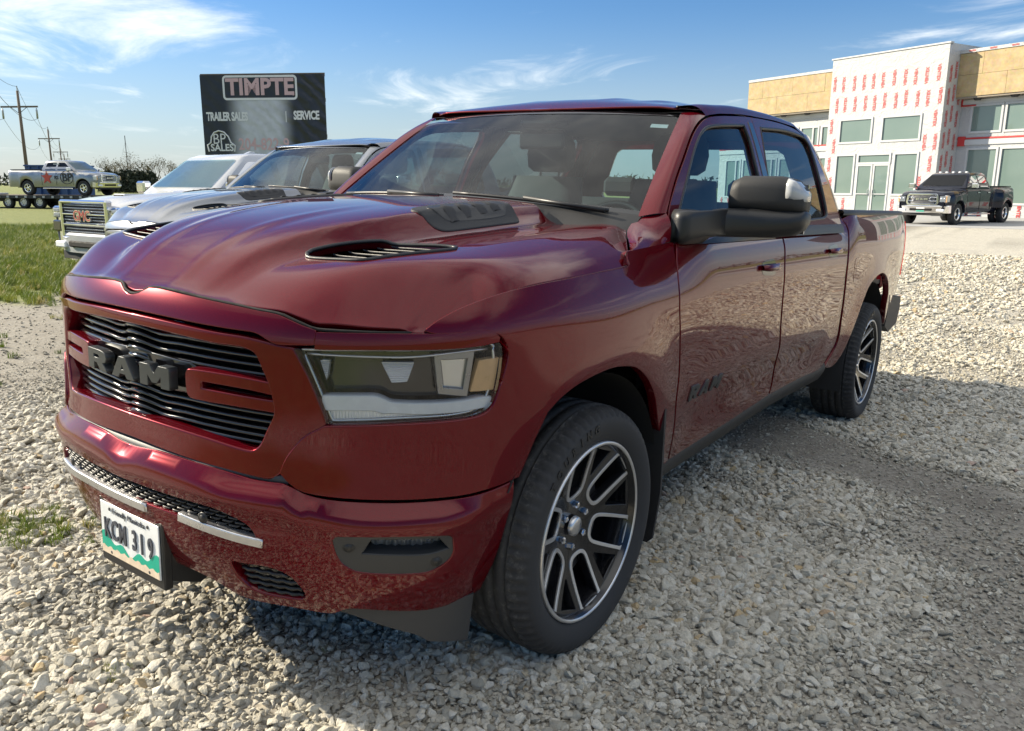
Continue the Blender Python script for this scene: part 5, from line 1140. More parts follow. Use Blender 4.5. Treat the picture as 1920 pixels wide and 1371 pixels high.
blk = simple_pickup('paint_black', dict(hood=1.30, belt=1.40, roof=1.99, wb=3.8, hw=1.0, r=.41, tyre_w=.24, rim_r=.23, dually=True, wstyle='dual', cab_lamps=True, rear=1.25, wglass='glass_dark'))
hd = math.atan2(-.27, .963); blk.location = (-33.62, -3.25, 0); blk.rotation_euler = (0, 0, hd); tag(blk, 'black dual rear wheel pickup with chrome grille outside the building', 'pickup truck', 'pickup trucks on the lot')
B = MB(); B.rbox(.99, 1.0, -.16, .16, .50, .66, .003); pq = B.obj('number_plate', 'plate_white', blk)
B = MB(); B.box(1.001, 1.003, -.15, .15, .505, .55); B.obj('plate_hills', 'plate_green', pq)
bp = simple_pickup('paint_silver', dict(hood=1.28, belt=1.36, roof=1.93, wb=3.8, r=.41, tyre_w=.28, rim_r=.23, rear=1.25, handle='paint_silver', mirror='chrome', wglass='glass_side'))
BPX = Vector((-17.9, -40.2, 0)); bp_dir = np.array([-.35, .93]); bp_dir = bp_dir/np.linalg.norm(bp_dir)
# ================================================================ trailer, decals on the far truck
def wall_text(name, txt, mat, T, p, r, u, **k): return lettering(name, txt, mat, frame_m(p, r, u), T, **k)
bp_a = math.atan2(bp_dir[1], bp_dir[0]); DECK = .74
bp.location = (-22.2, -44.2, DECK); bp.rotation_euler = (0, 0, bp_a)
tag(bp, 'silver pickup with a red star and round logo decals, riding on the flatbed trailer', 'pickup truck', 'pickup trucks on the lot')
ys = -1.006
star = []
for k in range(10): a = math.pi/2+k*math.pi/5; q = .40 if k % 2 == 0 else .17; star.append((-2.35+q*math.cos(a), .98+q*math.sin(a)))
B = MB(); B.prism(star, ys-.008, ys-.012); B.obj('star_decal', 'decal_red', bp)
B = MB(); t = np.linspace(0, 2*math.pi, 37); B.tube([(-1.02+.42*math.cos(a)*(1 if abs(math.cos(a)) < .8 else 1), ys-.008, .98+.34*math.sin(a)) for a in t], .018, 5, cap=False); B.obj('logo_ring', 'decal_black', bp)
wall_text('logo_letter', 'BP', 'decal_black', bp, (-1.0, ys-.012, .97), (1, 0, .0), (.25, 0, 1), size=.62, bold=.012)
wall_text('logo_letter', 'RS', 'decal_black', bp, (-1.72, ys-.012, .98), (1, 0, 0), (.2, 0, 1), size=.26, bold=.006)
B = MB()
for k in range(3): B.box(-2.02, -1.62, -.80, -.795, 1.56+.07*k, 1.60+.07*k)
B.obj('window_notice', 'plate_white', bp)
plain('deck_wood', (.23, .19, .15), .9, var=.35, scale=8); plain('trailer_black', (.02, .02, .022), .5); plain('blue_steel', (.03, .07, .20), .5, var=.25); plain('galv', (.42, .43, .44), .5, .5)
tr = empty('flatbed_trailer', 'long black flatbed trailer with wooden deck carrying the silver truck', 'trailer', loc=(-22.2, -44.2, 0), rot=(0, 0, bp_a))
for k in range(9): B = MB(); B.box(-11.5, 2.6, -1.22+.272*k, -1.22+.272*k+.262, DECK-.05, DECK); B.obj('deck_board', 'deck_wood', tr)
B = MB()
for s in (1, -1): B.box(-11.5, 2.6, s*1.25-.03, s*1.25+.03, DECK-.16, DECK+.01)
for k in range(24): B.box(-11.3+.58*k, -11.22+.58*k, -1.22, 1.22, DECK-.16, DECK-.05)
B.box(-11.4, 2.5, -.5, -.4, DECK-.36, DECK-.16); B.box(-11.4, 2.5, .4, .5, DECK-.36, DECK-.16); B.obj('frame', 'trailer_black', tr)
for k in range(22):
    B = MB(); B.box(-11.2+.62*k, -11.05+.62*k, -1.32, -1.28, DECK-.13, DECK-.02); B.obj('stake_pocket', 'galv', tr)
for xx in (-5.2, -4.1, -3.0):
    for s in (1, -1): simple_wheel(tr, .37, .24, 'steel', .21, xx, s*.98, s)
sk = MB(); sk.tube([(-11.5, -.4, DECK-.2), (-12.6, 0, .55)], .05, 6); sk.tube([(-11.5, .4, DECK-.2), (-12.6, 0, .55)], .05, 6); sk.box(-11.2, -11.1, -.9, -.8, 0.02, DECK-.1); sk.box(-11.2, -11.1, .8, .9, 0.02, DECK-.1); sk.obj('drawbar', 'trailer_black', tr)
B = MB()
for px_, w_ in ((-9.2, .5), (-8.3, .35), (-7.2, .4)): B.rbox(px_, px_+.6, -w_, w_, DECK+.005, DECK+.12, .03)
B.obj('loading_ramp', 'galv', tr)
# blue bin behind the far truck
bn = empty('waste_bin', 'blue steel waste bin behind the truck on the trailer', 'waste bin', loc=(-25.4, -54.6, 0), rot=(0, 0, bp_a))
B = MB(); V = [(-1.6, -1, 0.1), (1.6, -1, 0.1), (1.6, 1, 0.1), (-1.6, 1, 0.1), (-1.9, -1.1, 2.6), (1.6, -1.1, 2.5), (1.6, 1.1, 2.5), (-1.9, 1.1, 2.6)]
B.add(V, [(0, 3, 2, 1), (0, 1, 5, 4), (1, 2, 6, 5), (2, 3, 7, 6), (3, 0, 4, 7), (4, 5, 6, 7)]); B.obj('bin_body', 'blue_steel', bn)
B = MB()
for k in range(5): B.box(-1.5+.7*k, -1.42+.7*k, -1.16, 1.16, .2, 2.5)
B.box(-1.92, 1.64, -1.16, 1.16, 2.5, 2.58); B.obj('bin_rib', 'blue_steel', bn)
B = MB()
for x_ in (-1.3, 1.3):
    for y_ in (-.8, .8): B.lathe([(0, -.05), (.1, -.05), (.1, .05), (0, .05)], 12, c=(x_, y_, .1))
B.obj('castor', 'plastic_black', bn)
# ---- roadside billboard
sg = empty('billboard', 'dark banner sign with white and pink lettering beyond the parked pickups', 'billboard')
A0, A1 = np.array([-21.45, -32.55]), np.array([-24.35, -27.35]); wd = np.linalg.norm(A1-A0); ax = (A1-A0)/wd
sg.matrix_world = frame_m((A0[0], A0[1], 0), (ax[0], ax[1], 0), (0, 0, 1)) @ Matrix.Identity(4)
# local: X across, Y up, Z towards the viewer
SX, Y0, Y1 = wd, 1.6, 6.32
t = NT('banner'); p = t.pos(); x_, y_, z_ = t.sep(p)
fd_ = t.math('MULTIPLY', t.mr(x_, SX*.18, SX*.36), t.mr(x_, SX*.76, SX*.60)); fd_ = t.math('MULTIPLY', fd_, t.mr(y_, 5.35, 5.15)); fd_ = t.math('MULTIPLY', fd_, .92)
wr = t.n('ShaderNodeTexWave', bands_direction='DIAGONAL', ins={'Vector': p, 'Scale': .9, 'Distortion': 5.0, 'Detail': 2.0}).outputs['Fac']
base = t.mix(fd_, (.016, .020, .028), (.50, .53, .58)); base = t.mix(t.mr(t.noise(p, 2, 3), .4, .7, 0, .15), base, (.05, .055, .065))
t.done(t.pbr(base, .45, Normal=t.bump(t.math('MULTIPLY', wr, t.mr(x_, SX*.55, SX*.9, .25, 1)), .5, .12)))
plain('ink_white', (.62, .64, .66), .6); plain('ink_pink', (.52, .36, .38), .6); plain('post_wood', (.16, .12, .09), .9, var=.3)
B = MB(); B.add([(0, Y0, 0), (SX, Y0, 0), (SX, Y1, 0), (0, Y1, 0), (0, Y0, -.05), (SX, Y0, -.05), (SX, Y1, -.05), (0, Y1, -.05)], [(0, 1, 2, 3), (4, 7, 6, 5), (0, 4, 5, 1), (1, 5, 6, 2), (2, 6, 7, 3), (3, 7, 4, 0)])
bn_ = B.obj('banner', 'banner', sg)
B = MB()
for f in (.08, .5, .92): B.box(SX*f-.1, SX*f+.1, 0, Y1-.1, -.28, -.06)
for yy in (2.1, 3.6, 5.2, 6.3): B.box(0, SX, yy-.08, yy+.08, -.10, -.055)
B.obj('post_frame', 'post_wood', sg)
def st(txt, x, y, size, mat='ink_white', xs=1.0, bold=.0, align='CENTER', sp=1.0): return lettering('sign_lettering', txt, mat, Matrix.Translation((x, y, .012)), sg, size=size, xs=xs, bold=bold, align=align, spacing=sp)
kx = SX/1056.0; ky = 4.72/(4.72)  # the banner as photographed is 1056 units wide
def sx(u): return (u-112)*kx
def sy(v): return Y1-(v-125)*kx*.86
st('TIMPTE', sx(622), sy(242), 178*kx, 'ink_pink', 1.0, .035); lettering('sign_lettering', '.', 'ink_pink', Matrix.Translation((sx(902), sy(285), .012)), sg, size=.5)
def ring2(x0, y0, x1, y1, r, w, mat):
    def rr(x0, y0, x1, y1, r):
        o = []
        for cx, cy, a0 in ((x1-r, y1-r, 0), (x0+r, y1-r, 90), (x0+r, y0+r, 180), (x1-r, y0+r, 270)):
            for k in range(6): a = math.radians(a0+18*k); o.append((cx+r*math.cos(a), cy+r*math.sin(a)))
        return o
    o, i = rr(x0, y0, x1, y1, r), rr(x0+w, y0+w, x1-w, y1-w, max(.01, r-w)); n = len(o)
    mesh('sign_border', [(a, b, .010) for a, b in o+i], [(k, (k+1) % n, n+(k+1) % n, n+k) for k in range(n)], mat, sg, smooth=False)
ring2(sx(305), sy(355), sx(938), sy(130), 32*kx, 17*kx, 'ink_white')
st('TRAILER SALES', sx(148), sy(508), 92*kx, 'ink_white', .62, .022, 'LEFT', .95); st('|', sx(832), sy(500), 95*kx); st('SERVICE', sx(1005), sy(500), 92*kx, 'ink_white', .68, .022, 'CENTER', .95)
st('204-822-9', sx(410), sy(765), 132*kx, 'ink_pink', .80, .015, 'LEFT'); st('BP', sx(245), sy(715), 120*kx, 'ink_white', .9, .0); st('SALES', sx(265), sy(795), 78*kx, 'ink_white', 1.0, .012)
def arc_pts(): return [(sx(150), sy(830)), (sx(140), sy(770)), (sx(170), sy(745)), (sx(178), sy(690)), (sx(205), sy(650)), (sx(245), sy(635)), (sx(290), sy(648)), (sx(325), sy(690)), (sx(345), sy(745)), (sx(380), sy(775)), (sx(372), sy(830))]
B = MB(); B.tube([(a, b, .012) for a, b in arc_pts()], .035, 5); B.obj('sign_emblem', 'ink_white', sg)
# ---- power line
def pole(x, y, h, big, label):
    T = empty('utility_pole', label, 'utility pole', 'utility poles along the road', (x, y, 0), (0, 0, math.radians(-62)))
    B = MB(); B.tube([(0, 0, -.3), (0, 0, h*.5), (0, 0, h)], [.19, .16, .12], 10); B.obj('pole', 'post_wood', T, smooth=True)
    B = MB(); B.box(-2.0, 2.0, -.06, .06, h*.845, h*.845+.16); B.obj('crossarm', 'post_wood', T)
    B = MB(); B.tube([(-.95, .07, h*.845+.08), (0, .07, h*.79)], .03, 5); B.tube([(.95, .07, h*.845+.08), (0, .07, h*.79)], .03, 5); B.obj('brace', 'steel_dark', T)
    for s in (-1.85, 1.85): B = MB(); B.tube([(s, 0, h*.84), (s, 0, h*.84-.25), (s, 0, h*.84-1.0)], [.04, .09, .09], 8); B.obj('insulator', 'galv', T, smooth=True)
    B = MB(); B.tube([(0, 0, h), (0, 0, h+.45)], .05, 8); B.obj('top_pin', 'galv', T)
    return T
PD = [(-37.4, -86.4), (-67.8, -145.3), (-98.9, -206.0), (-128.5, -265.0), (-158.5, -324.5)]
for k, (x, y) in enumerate(PD): pole(x, y, 10.3, k < 2, ['wooden power pole nearest the camera, far left of the lot', 'second wooden power pole from the nearest one', 'third wooden power pole along the receding line', 'fourth wooden power pole, small in the distance', 'farthest wooden power pole of the row'][k])
wa = math.radians(-62); ca, sa = math.cos(wa), math.sin(wa)
pts = [(-7.0, -27.5)]+PD
for nm, off, hz_ in (('upper', 0, 10.7), ('outer', -1.85, 7.65), ('inner', 1.85, 7.65)):
    V = []
    for a, b in zip(pts[:-1], pts[1:]):
        for q in np.linspace(0, 1, 13): V.append((a[0]+(b[0]-a[0])*q+off*ca, a[1]+(b[1]-a[1])*q+off*sa, hz_-1.6*4*q*(1-q)))
    B = MB(); B.tube(V, .018, 4); o = B.obj('power_line', 'plastic_black', None); tag(o, {'upper': 'topmost power line running over the pole tops', 'outer': 'power line hung from the left crossarm ends', 'inner': 'power line hung from the right crossarm ends'}[nm], 'power line', 'power lines')
# ---- the unfinished building
R0 = np.array([-43.42, -4.77]); xb_ = np.array([.406, .914]); 
bld = empty('unfinished_building', 'unfinished two storey building in printed white house wrap with bare chipboard parapets', 'building')
bld.matrix_world = Matrix(((.406, -.914, 0, R0[0]), (.914, .406, 0, R0[1]), (0, 0, 1, 0), (0, 0, 0, 1)))
t = NT('house_wrap'); p = t.pos(); n_ = t.noise(p, 1.3, 5, .6, 1.5); n2_ = t.noise(p, 9, 4, .6)
t.done(t.pbr(t.mix(n2_, (.42, .43, .435), (.48, .485, .485)), .55, Normal=t.bump(t.math('ADD', t.math('MULTIPLY', t.math('ABSOLUTE', t.math('SUBTRACT', n_, .5)), 1.6), t.math('MULTIPLY', n2_, .12)), .55, .10)))
t = NT('chipboard'); p = t.pos(); v_ = t.n('ShaderNodeTexVoronoi', ins={'Vector': p, 'Scale': 9.0}).outputs['Color']; nn_ = t.noise(p, 2.2, 6, .6); kn = t.mr(t.voro(p, 1.7), .07, .03)
c_ = t.mix(t.mr(nn_, .35, .7), (.36, .265, .13), (.47, .355, .19)); c_ = t.mix(.04, c_, v_); c_ = t.mix(t.math('MULTIPLY', kn, .7), c_, (.16, .10, .05))
t.done(t.pbr(c_, .75, Normal=t.bump(t.noise(p, 25, 3), .3, .01)))
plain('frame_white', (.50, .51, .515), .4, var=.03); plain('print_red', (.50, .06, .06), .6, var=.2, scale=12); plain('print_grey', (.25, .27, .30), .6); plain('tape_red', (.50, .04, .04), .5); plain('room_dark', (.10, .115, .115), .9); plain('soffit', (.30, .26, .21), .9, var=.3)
t = NT('glass_office'); t.done(t.pbr(t.mix(t.noise(t.pos(), .5, 2), (.13, .19, .175), (.19, .25, .225)), .04, 0.0, IOR=1.7))
TH, WH = 8.17, 7.95
def wall(nm, x0, x1, z0, z1, y, mat, wins, th=.2):
    """wall slab facing -Y with openings cut through"""
    fl_ = lambda a, b, d=0.0: np.stack([a+0*b, y-d+0*a, b+0*a], -1)
    return panel(nm, [(x0, z0, 1), (x1, z0, 1), (x1, z1, 1), (x0, z1, 1)], fl_, mat, bld, holes=[[(a, c, 1), (b, c, 1), (b, d, 1), (a, d, 1)] for a, b, c, d in wins], sp=.6, esp=.5, depth=th, edge=.005)
def window(x0, x1, z0, z1, y, par, muntins=(), fw=.07):
    B = MB()
    for a, b, c, d in ((x0-.03, x1+.03, z0-.03, z0+fw), (x0-.03, x1+.03, z1-fw, z1+.03), (x0-.03, x0+fw, z0+fw, z1-fw), (x1-fw, x1+.03, z0+fw, z1-fw)): B.box(a, b, y-.045, y+.06, c, d)
    for m in muntins: B.box(m-.05, m+.05, y-.043, y+.058, z0+fw, z1-fw)
    f = B.obj('window', 'frame_white', par)
    ed = [x0]+list(muntins)+[x1]
    for a, b in zip(ed[:-1], ed[1:]): B = MB(); B.box(a+.04, b-.04, y+.02, y+.028, z0+.05, z1-.05); B.obj('pane', 'glass_office', f)
    return f
tw_ = [(-5.85, -3.82, 3.72, 4.98), (-3.25, -1.05, 3.72, 4.98), (-5.90, -4.70, 1.00, 3.12), (-2.35, -1.0, 1.0, 3.12), (-4.52, -2.55, .02, 3.12)]
tow = wall('tower_wall', -6.65, 0, 0, TH, 0, 'house_wrap', tw_)
for q in tw_[:4]: window(*q, 0, tow)
window(-4.52, -2.55, 2.62, 3.12, 0, tow)
for x0, x1 in ((-4.52, -3.56), (-3.51, -2.55)):
    B = MB()
    for a, b, c, d in ((x0, x1, .02, .12), (x0, x1, 2.5, 2.6), (x0, x0+.09, .12, 2.5), (x1-.09, x1, .12, 2.5)): B.box(a, b, -.03, .05, c, d)
    B.box(x0+.1, x1-.1, -.06, -.03, 1.02, 1.07); dr = B.obj('glass_door', 'frame_white', tow)
    B = MB(); B.box(x0+.06, x1-.06, .0, .008, .08, 2.54); B.obj('pane', 'glass_office', dr)
    xx = x1-.13 if x0 < -4 else x0+.13; B = MB(); B.tube([(xx, -.05, .95), (xx, -.10, 1.0), (xx, -.10, 1.25), (xx, -.05, 1.3)], .018, 6); B.obj('door_handle', 'galv', dr)
B = MB(); B.box(-.2, 0.0, .21, 8.0, 0, TH-.005); B.box(-6.65, -6.45, .21, 8.0, 0, TH-.005); B.box(-6.4, -.25, 7.6, 7.9, 0, TH-.01); B.obj('tower_side', 'house_wrap', tow)
B = MB(); B.box(-6.72, .05, -.05, .22, TH-.02, TH+.05); B.obj('parapet_cap', 'frame_white', tow)
# wings
rw_ = []
for k in range(8):
    x0 = .55+1.66*k; rw_ += [(x0, x0+1.52, 4.02, 5.32), (x0, x0+1.52, .62, 3.28)]
rwg = wall('wing_wall', 0.003, 14.2, 0, 6.0, 1.5, 'house_wrap', rw_)
for q in rw_: window(*q, 1.5, rwg)
lw_ = []
for k in range(6):
    x1 = -6.95-1.5*k; lw_ += [(x1-1.32, x1, 3.65, 4.85), (x1-1.32, x1, .7, 3.1)]
lwg = wall('wing_wall', -16.4, -6.653, 0, 6.0, 1.5, 'house_wrap', lw_)
for q in lw_: window(*q, 1.5, lwg, ((q[0]+q[1])/2+.25,))
for par, x0, x1 in ((rwg, .004, 14.2), (lwg, -13.6, -6.654)):
    B = MB(); B.box(x0, x1, .95, 1.45, 5.62, 5.72); B.obj('soffit', 'soffit', par)
    n_ = int(round((x1-x0)/2.44)); wd_ = (x1-x0)/n_
    for r_ in range(2):
        sh = 0 if r_ == 0 else wd_*.5
        e = [x0]+[x0+wd_*k+sh for k in range(n_+1) if x0+.1 < x0+wd_*k+sh < x1-.1]+[x1]
        for k, (a, b) in enumerate(zip(e[:-1], e[1:])):
            B = MB(); z0 = 5.70+1.0*r_; dy = .004*((k*7+r_*3) % 3); B.box(a+.008, b-.008, .90-dy, .93, z0+.006, z0+.994); B.obj('chipboard_sheet', 'chipboard', par)
    B = MB(); B.box(x0, x1, .935, 1.45, 5.725, 7.69); B.obj('parapet_core', 'soffit', par)
    B = MB(); B.box(x0, x1, .86, 1.6, 7.71, 7.86); B.obj('parapet_cap', 'house_wrap', par)
    for k in range(int((x1-x0)/1.75)):
        B = MB(); B.lathe([(0, -.10), (.13, -.10), (.19, -.02), (.2, 0)], 16, axis='z', c=(x0+.95+1.75*k, 1.18, 5.615)); B.obj('soffit_lamp', 'plastic_black', par)
for par, x0, x1 in ((rwg, .01, 14.2), (lwg, -16.4, -6.66)):
    B = MB(); B.box(x0, x1, 1.455, 1.492, 3.72, 3.80); B.obj('tape_strip', 'tape_red', par)
    B = MB(); B.box(x0, x1, 1.44, 1.49, 3.45, 3.70); B.obj('fascia_board', 'frame_white', par)
    B = MB(); B.box(x0, x1, 1.44, 1.49, 5.36, 5.58); B.obj('fascia_board', 'frame_white', par)
B = MB(); B.box(.02, .09, 1.40, 1.49, 5.35, 5.75); B.box(.02, .75, 1.41, 1.488, 5.28, 5.345); B.box(.05, .40, 1.41, 1.488, 3.40, 3.86); B.obj('tape_patch', 'tape_red', rwg)
# back of the building: floors and shell so that the panes show a dim interior
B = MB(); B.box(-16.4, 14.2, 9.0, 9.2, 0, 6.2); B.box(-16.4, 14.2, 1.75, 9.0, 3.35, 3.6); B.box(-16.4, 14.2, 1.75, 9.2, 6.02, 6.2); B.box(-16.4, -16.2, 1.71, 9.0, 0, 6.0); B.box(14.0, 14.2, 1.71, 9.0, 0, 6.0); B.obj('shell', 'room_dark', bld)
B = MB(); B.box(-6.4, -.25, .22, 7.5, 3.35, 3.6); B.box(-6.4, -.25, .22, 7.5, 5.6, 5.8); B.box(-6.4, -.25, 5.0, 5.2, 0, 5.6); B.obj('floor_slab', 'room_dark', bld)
# the red maker's print on the wrap, standing on end and alternately turned
pm_ = text_mesh('VENTEX', size=.235, bold=.008, xs=.90); pm_.materials.clear(); pm_.materials.append(MAT['print_red'])
rnd = random.Random(4)
def stamp(x, y, z, side, flip, par):
    if side == 'f': r_, n_ = Vector((0, 0, -1 if flip else 1)), None; M = frame_m((x, y, z), (0, 0, 1) if flip else (0, 0, -1), (-1, 0, .12) if flip else (1, 0, .12))
    else: M = frame_m((x, y, z), (0, 0, 1) if flip else (0, 0, -1), (0, -1, .12) if flip else (0, 1, .12))
    o = bpy.data.objects.new('wrap_print', pm_); link(o, par); o.matrix_local = M
def blocked(x, z, W, m=.14, h=.5): return any(a-m < x < b+m and c-h < z < d+h for a, b, c, d in W)
for r_ in range(8):
    z = .45+1.06*r_
    for k in range(11):
        x = -6.40+.60*k+(.20 if r_ % 2 else 0)+rnd.uniform(-.04, .04)
        if z < 7.6 and -6.55 < x < -.08 and not blocked(x, z, tw_): stamp(x, -.012, z+rnd.uniform(-.06, .06), 'f', k % 2, tow)
    for k in range(3):
        if z < 7.5: stamp(.012, .30+.42*k, z+.2*(k % 2)+rnd.uniform(-.05, .05), 's', k % 2, tow)
for par, W_, a, b in ((rwg, rw_, .3, 14), (lwg, lw_, -16, -6.8)):
    x = a
    while x < b:
        stamp(x, 1.478, .30, 'f', int(x*2) % 2, par); x += .62
        if not blocked(x, 3.9, W_, .1, .3): pass
for k in range(14): o = bpy.data.objects.new('wrap_print', pm_); link(o, rwg); o.matrix_local = frame_m((.6+1.0*k, .85, 7.785), (1, 0, 0), (0, 0, 1)) @ Matrix.Scale(.45, 4)
# concrete apron in front of it
plain('concrete', (.36, .36, .355), .85, var=.12, scale=1.2, bump=.2, bdist=.01)
co = MB(); V = [(-31.0, -17, .012), (-31.6, 16, .012), (-37, 16, .012), (-44.5, -3.5, .012), (-50, -17, .012)]; n_ = 5
co.add(V+[(v[0], v[1], -.12) for v in V], [tuple(range(5))[::-1], tuple(range(5, 10))]+[(i, (i+1) % 5, 5+(i+1) % 5, 5+i) for i in range(5)]); tag(co.obj('concrete_apron', 'concrete'), kind='structure')
# ================================================================ ground, gravel, grass, trees
def gz_(x, y):
    x = np.asarray(x, float); y = np.asarray(y, float); r = np.hypot(x+1.8, y)
    return (TILT[2, 0]*x+TILT[2, 1]*y)*(1-sstep(4.4, 11, r))
def fan(lo, hi, step, far, g=1.35):
    a = list(np.arange(lo, hi+1e-6, step)); s = step
    while a[-1] < far: s *= g; a.append(a[-1]+s)
    s = step
    while a[0] > -far: s *= g; a.insert(0, a[0]-s)
    return np.array(a)
gx_, gy_ = fan(-13, 7, .25, 3200), fan(-13, 7, .25, 3200)
GX, GY = np.meshgrid(gx_, gy_, indexing='ij'); nx_, ny_ = GX.shape
rng = np.random.default_rng(7)
def vnoise(x, y, s, seed=0):
    """smooth value noise"""
    r = np.random.default_rng(seed); T_ = r.random((64, 64)); fx, fy = x*s, y*s; ix, iy = np.floor(fx).astype(int), np.floor(fy).astype(int); tx, ty = fx-ix, fy-iy
    tx, ty = tx*tx*(3-2*tx), ty*ty*(3-2*ty); g = lambda a, b: T_[a % 64, b % 64]
    return (g(ix, iy)*(1-tx)+g(ix+1, iy)*tx)*(1-ty)+(g(ix, iy+1)*(1-tx)+g(ix+1, iy+1)*tx)*ty
def seg(x, y, a, b):
    ab = np.array(b)-np.array(a); t = ((x-a[0])*ab[0]+(y-a[1])*ab[1])/(ab@ab); t = np.clip(t, -.2, 1.2); return np.hypot(x-a[0]-t*ab[0], y-a[1]-t*ab[1])
def m_grass(x, y):
    n = (vnoise(x, y, .7, 3)-.5)*1.6+(vnoise(x, y, 2.5, 4)-.5)*.7
    a = sstep(-7.6, -8.9, y+n)*sstep(-.8, .5, x+3.4-(y+8.5)*.43+n)
    far = np.maximum(sstep(-22, -24, y), np.maximum(sstep(3.3, 4.6, x+n), sstep(-62, -66, x)))
    return np.clip(np.maximum(a, far), 0, 1)
def m_dirt(x, y):
    n = (vnoise(x, y, 1.6, 5)-.5)*.5+(vnoise(x, y, 5, 6)-.5)*.28
    b = np.maximum(sstep(.50, .16, seg(x, y, (-3.1, .25), (-1.9, 2.6))+n), sstep(.45, .10, seg(x, y, (.50, .70), (-.50, 2.4))+n)*.6)
    b = np.maximum(b, sstep(1.50, 1.95, y+n)*sstep(-2.9, -2.3, x)*.9)
    b = np.maximum(b, sstep(.35, .12, seg(x, y, (-6.4, .4), (-5.9, 2.2))+n)*.6)
    b = np.maximum(b, sstep(-2.6, -3.6, y+n)*sstep(-10, -8, y)*.95)
    return np.clip(np.maximum(b, .5*sstep(.74, .84, vnoise(x, y, 2.2, 9))), 0, 1)
GZ = gz_(GX, GY)+.006*(vnoise(GX, GY, 3, 11)-.5)-.035*sstep(60, 200, np.hypot(GX, GY))
idx = np.arange(nx_*ny_).reshape(nx_, ny_)
F = np.stack([idx[:-1, :-1], idx[1:, :-1], idx[1:, 1:], idx[:-1, 1:]], -1).reshape(-1, 4)
t = NT('ground_mix'); p = t.world()
at_g = t.n('ShaderNodeAttribute', attribute_name='grass').outputs['Fac']; at_d = t.n('ShaderNodeAttribute', attribute_name='dirt').outputs['Fac']
nb = t.noise(p, 3.5, 8, .65); nf = t.noise(p, 60, 6, .7)
cell = t.n('ShaderNodeTexVoronoi', ins={'Vector': p, 'Scale': 26.0, 'Randomness': 1.0}); cd_ = t.n('ShaderNodeTexVoronoi', feature='DISTANCE_TO_EDGE', ins={'Vector': p, 'Scale': 26.0})
rgb = t.sep(cell.outputs['Color'])
stone = t.ramp(rgb[0], (0, (.46, .43, .36)), (.35, (.62, .58, .49)), (.7, (.70, .67, .58)), (.9, (.62, .52, .36)), (1, (.72, .70, .64)))
gap = t.mr(cd_.outputs['Distance'], .02, .16); c2 = t.n('ShaderNodeTexVoronoi', ins={'Vector': p, 'Scale': 75.0}); g2 = t.sep(c2.outputs['Color'])
fine_ = t.ramp(g2[0], (0, (.20, .18, .15)), (.5, (.42, .39, .33)), (1, (.62, .59, .51))); grav = t.mix(t.mr(cd_.outputs['Distance'], .03, .22, .0, .75), fine_, stone)
dirt = t.mix(t.mr(nf, .35, .7), (.075, .064, .05), (.19, .17, .14)); dirt = t.mix(.22, dirt, fine_); dirt = t.mix(t.mr(nb, .4, .7, 0, .6), dirt, (.12, .10, .078))
gcol = t.mix(t.mr(nb, .3, .7), (.11, .145, .025), (.22, .23, .06)); gcol = t.mix(t.mr(t.noise(p, 14, 6, .7), .45, .75, 0, .7), gcol, (.20, .19, .09))
df = t.math('MINIMUM', t.math('ADD', t.math('MULTIPLY', at_d, .85), t.mr(t.noise(p, .9, 4), .55, .8, 0, .35)), 1.0)
col_ = t.mix(df, grav, dirt); col_ = t.mix(at_g, col_, gcol)
h_ = t.math('ADD', t.math('MULTIPLY', t.math('MULTIPLY', t.math('SQRT', gap), t.math('SUBTRACT', 1.0, df)), t.math('ADD', t.math('MULTIPLY', rgb[1], .8), .4)), t.math('MULTIPLY', nf, .25))
t.done(t.pbr(col_, .92, Normal=t.bump(h_, .7, .016)))
gr = mesh('ground', np.stack([GX.ravel(), GY.ravel(), GZ.ravel()], 1), F, 'ground_mix'); tag(gr, kind='structure')
for nm, fn in (('grass', m_grass), ('dirt', m_dirt)):
    a = gr.data.attributes.new(nm, 'FLOAT', 'POINT'); a.data.foreach_set('value', fn(GX.ravel(), GY.ravel()).astype(np.float32))
# ---- loose stone: a few broken shapes scattered by points
import bmesh
rocks = bpy.data.collections.new('stone_shapes')
def rock_mat():
    t = NT('limestone'); tone = t.n('ShaderNodeAttribute', attribute_type='INSTANCER', attribute_name='tone').outputs['Fac']; p = t.pos()
    c = t.ramp(tone, (0, (.40, .37, .30)), (.12, (.50, .47, .39)), (.25, (.58, .54, .44)), (.5, (.68, .635, .53)), (.75, (.76, .72, .62)), (.87, (.75, .69, .56)), (.92, (.60, .45, .25)), (.97, (.52, .37, .20)), (1, (.54, .38, .30)))
    n = t.noise(p, 3.2, 6, .65); c = t.mix(t.mr(n, .35, .7, 0, .45), c, (.34, .31, .25))
    t.done(t.pbr(c, .9, Normal=t.bump(t.noise(p, 5, 5, .7), .5, .08)))
rock_mat()
for k in range(12):
    r = np.random.default_rng(100+k); q = r.normal(size=(16, 3)); q /= np.linalg.norm(q, axis=1, keepdims=True); q *= np.array([.64, .47, .31])*r.uniform(.8, 1.1, (16, 1))*r.uniform(.85, 1.15, 3)
    bm = bmesh.new()
    for v in q: bm.verts.new(v)
    bmesh.ops.convex_hull(bm, input=bm.verts); bmesh.ops.delete(bm, geom=[v for v in bm.verts if not v.link_faces], context='VERTS')
    bmesh.ops.bevel(bm, geom=list(bm.edges), offset=.025, segments=1, affect='EDGES')
    me = bpy.data.meshes.new('stone'); bm.to_mesh(me); bm.free(); me.materials.append(MAT['limestone']); me.polygons.foreach_set('use_smooth', [False]*len(me.polygons)); rocks.objects.link(bpy.data.objects.new('stone', me))
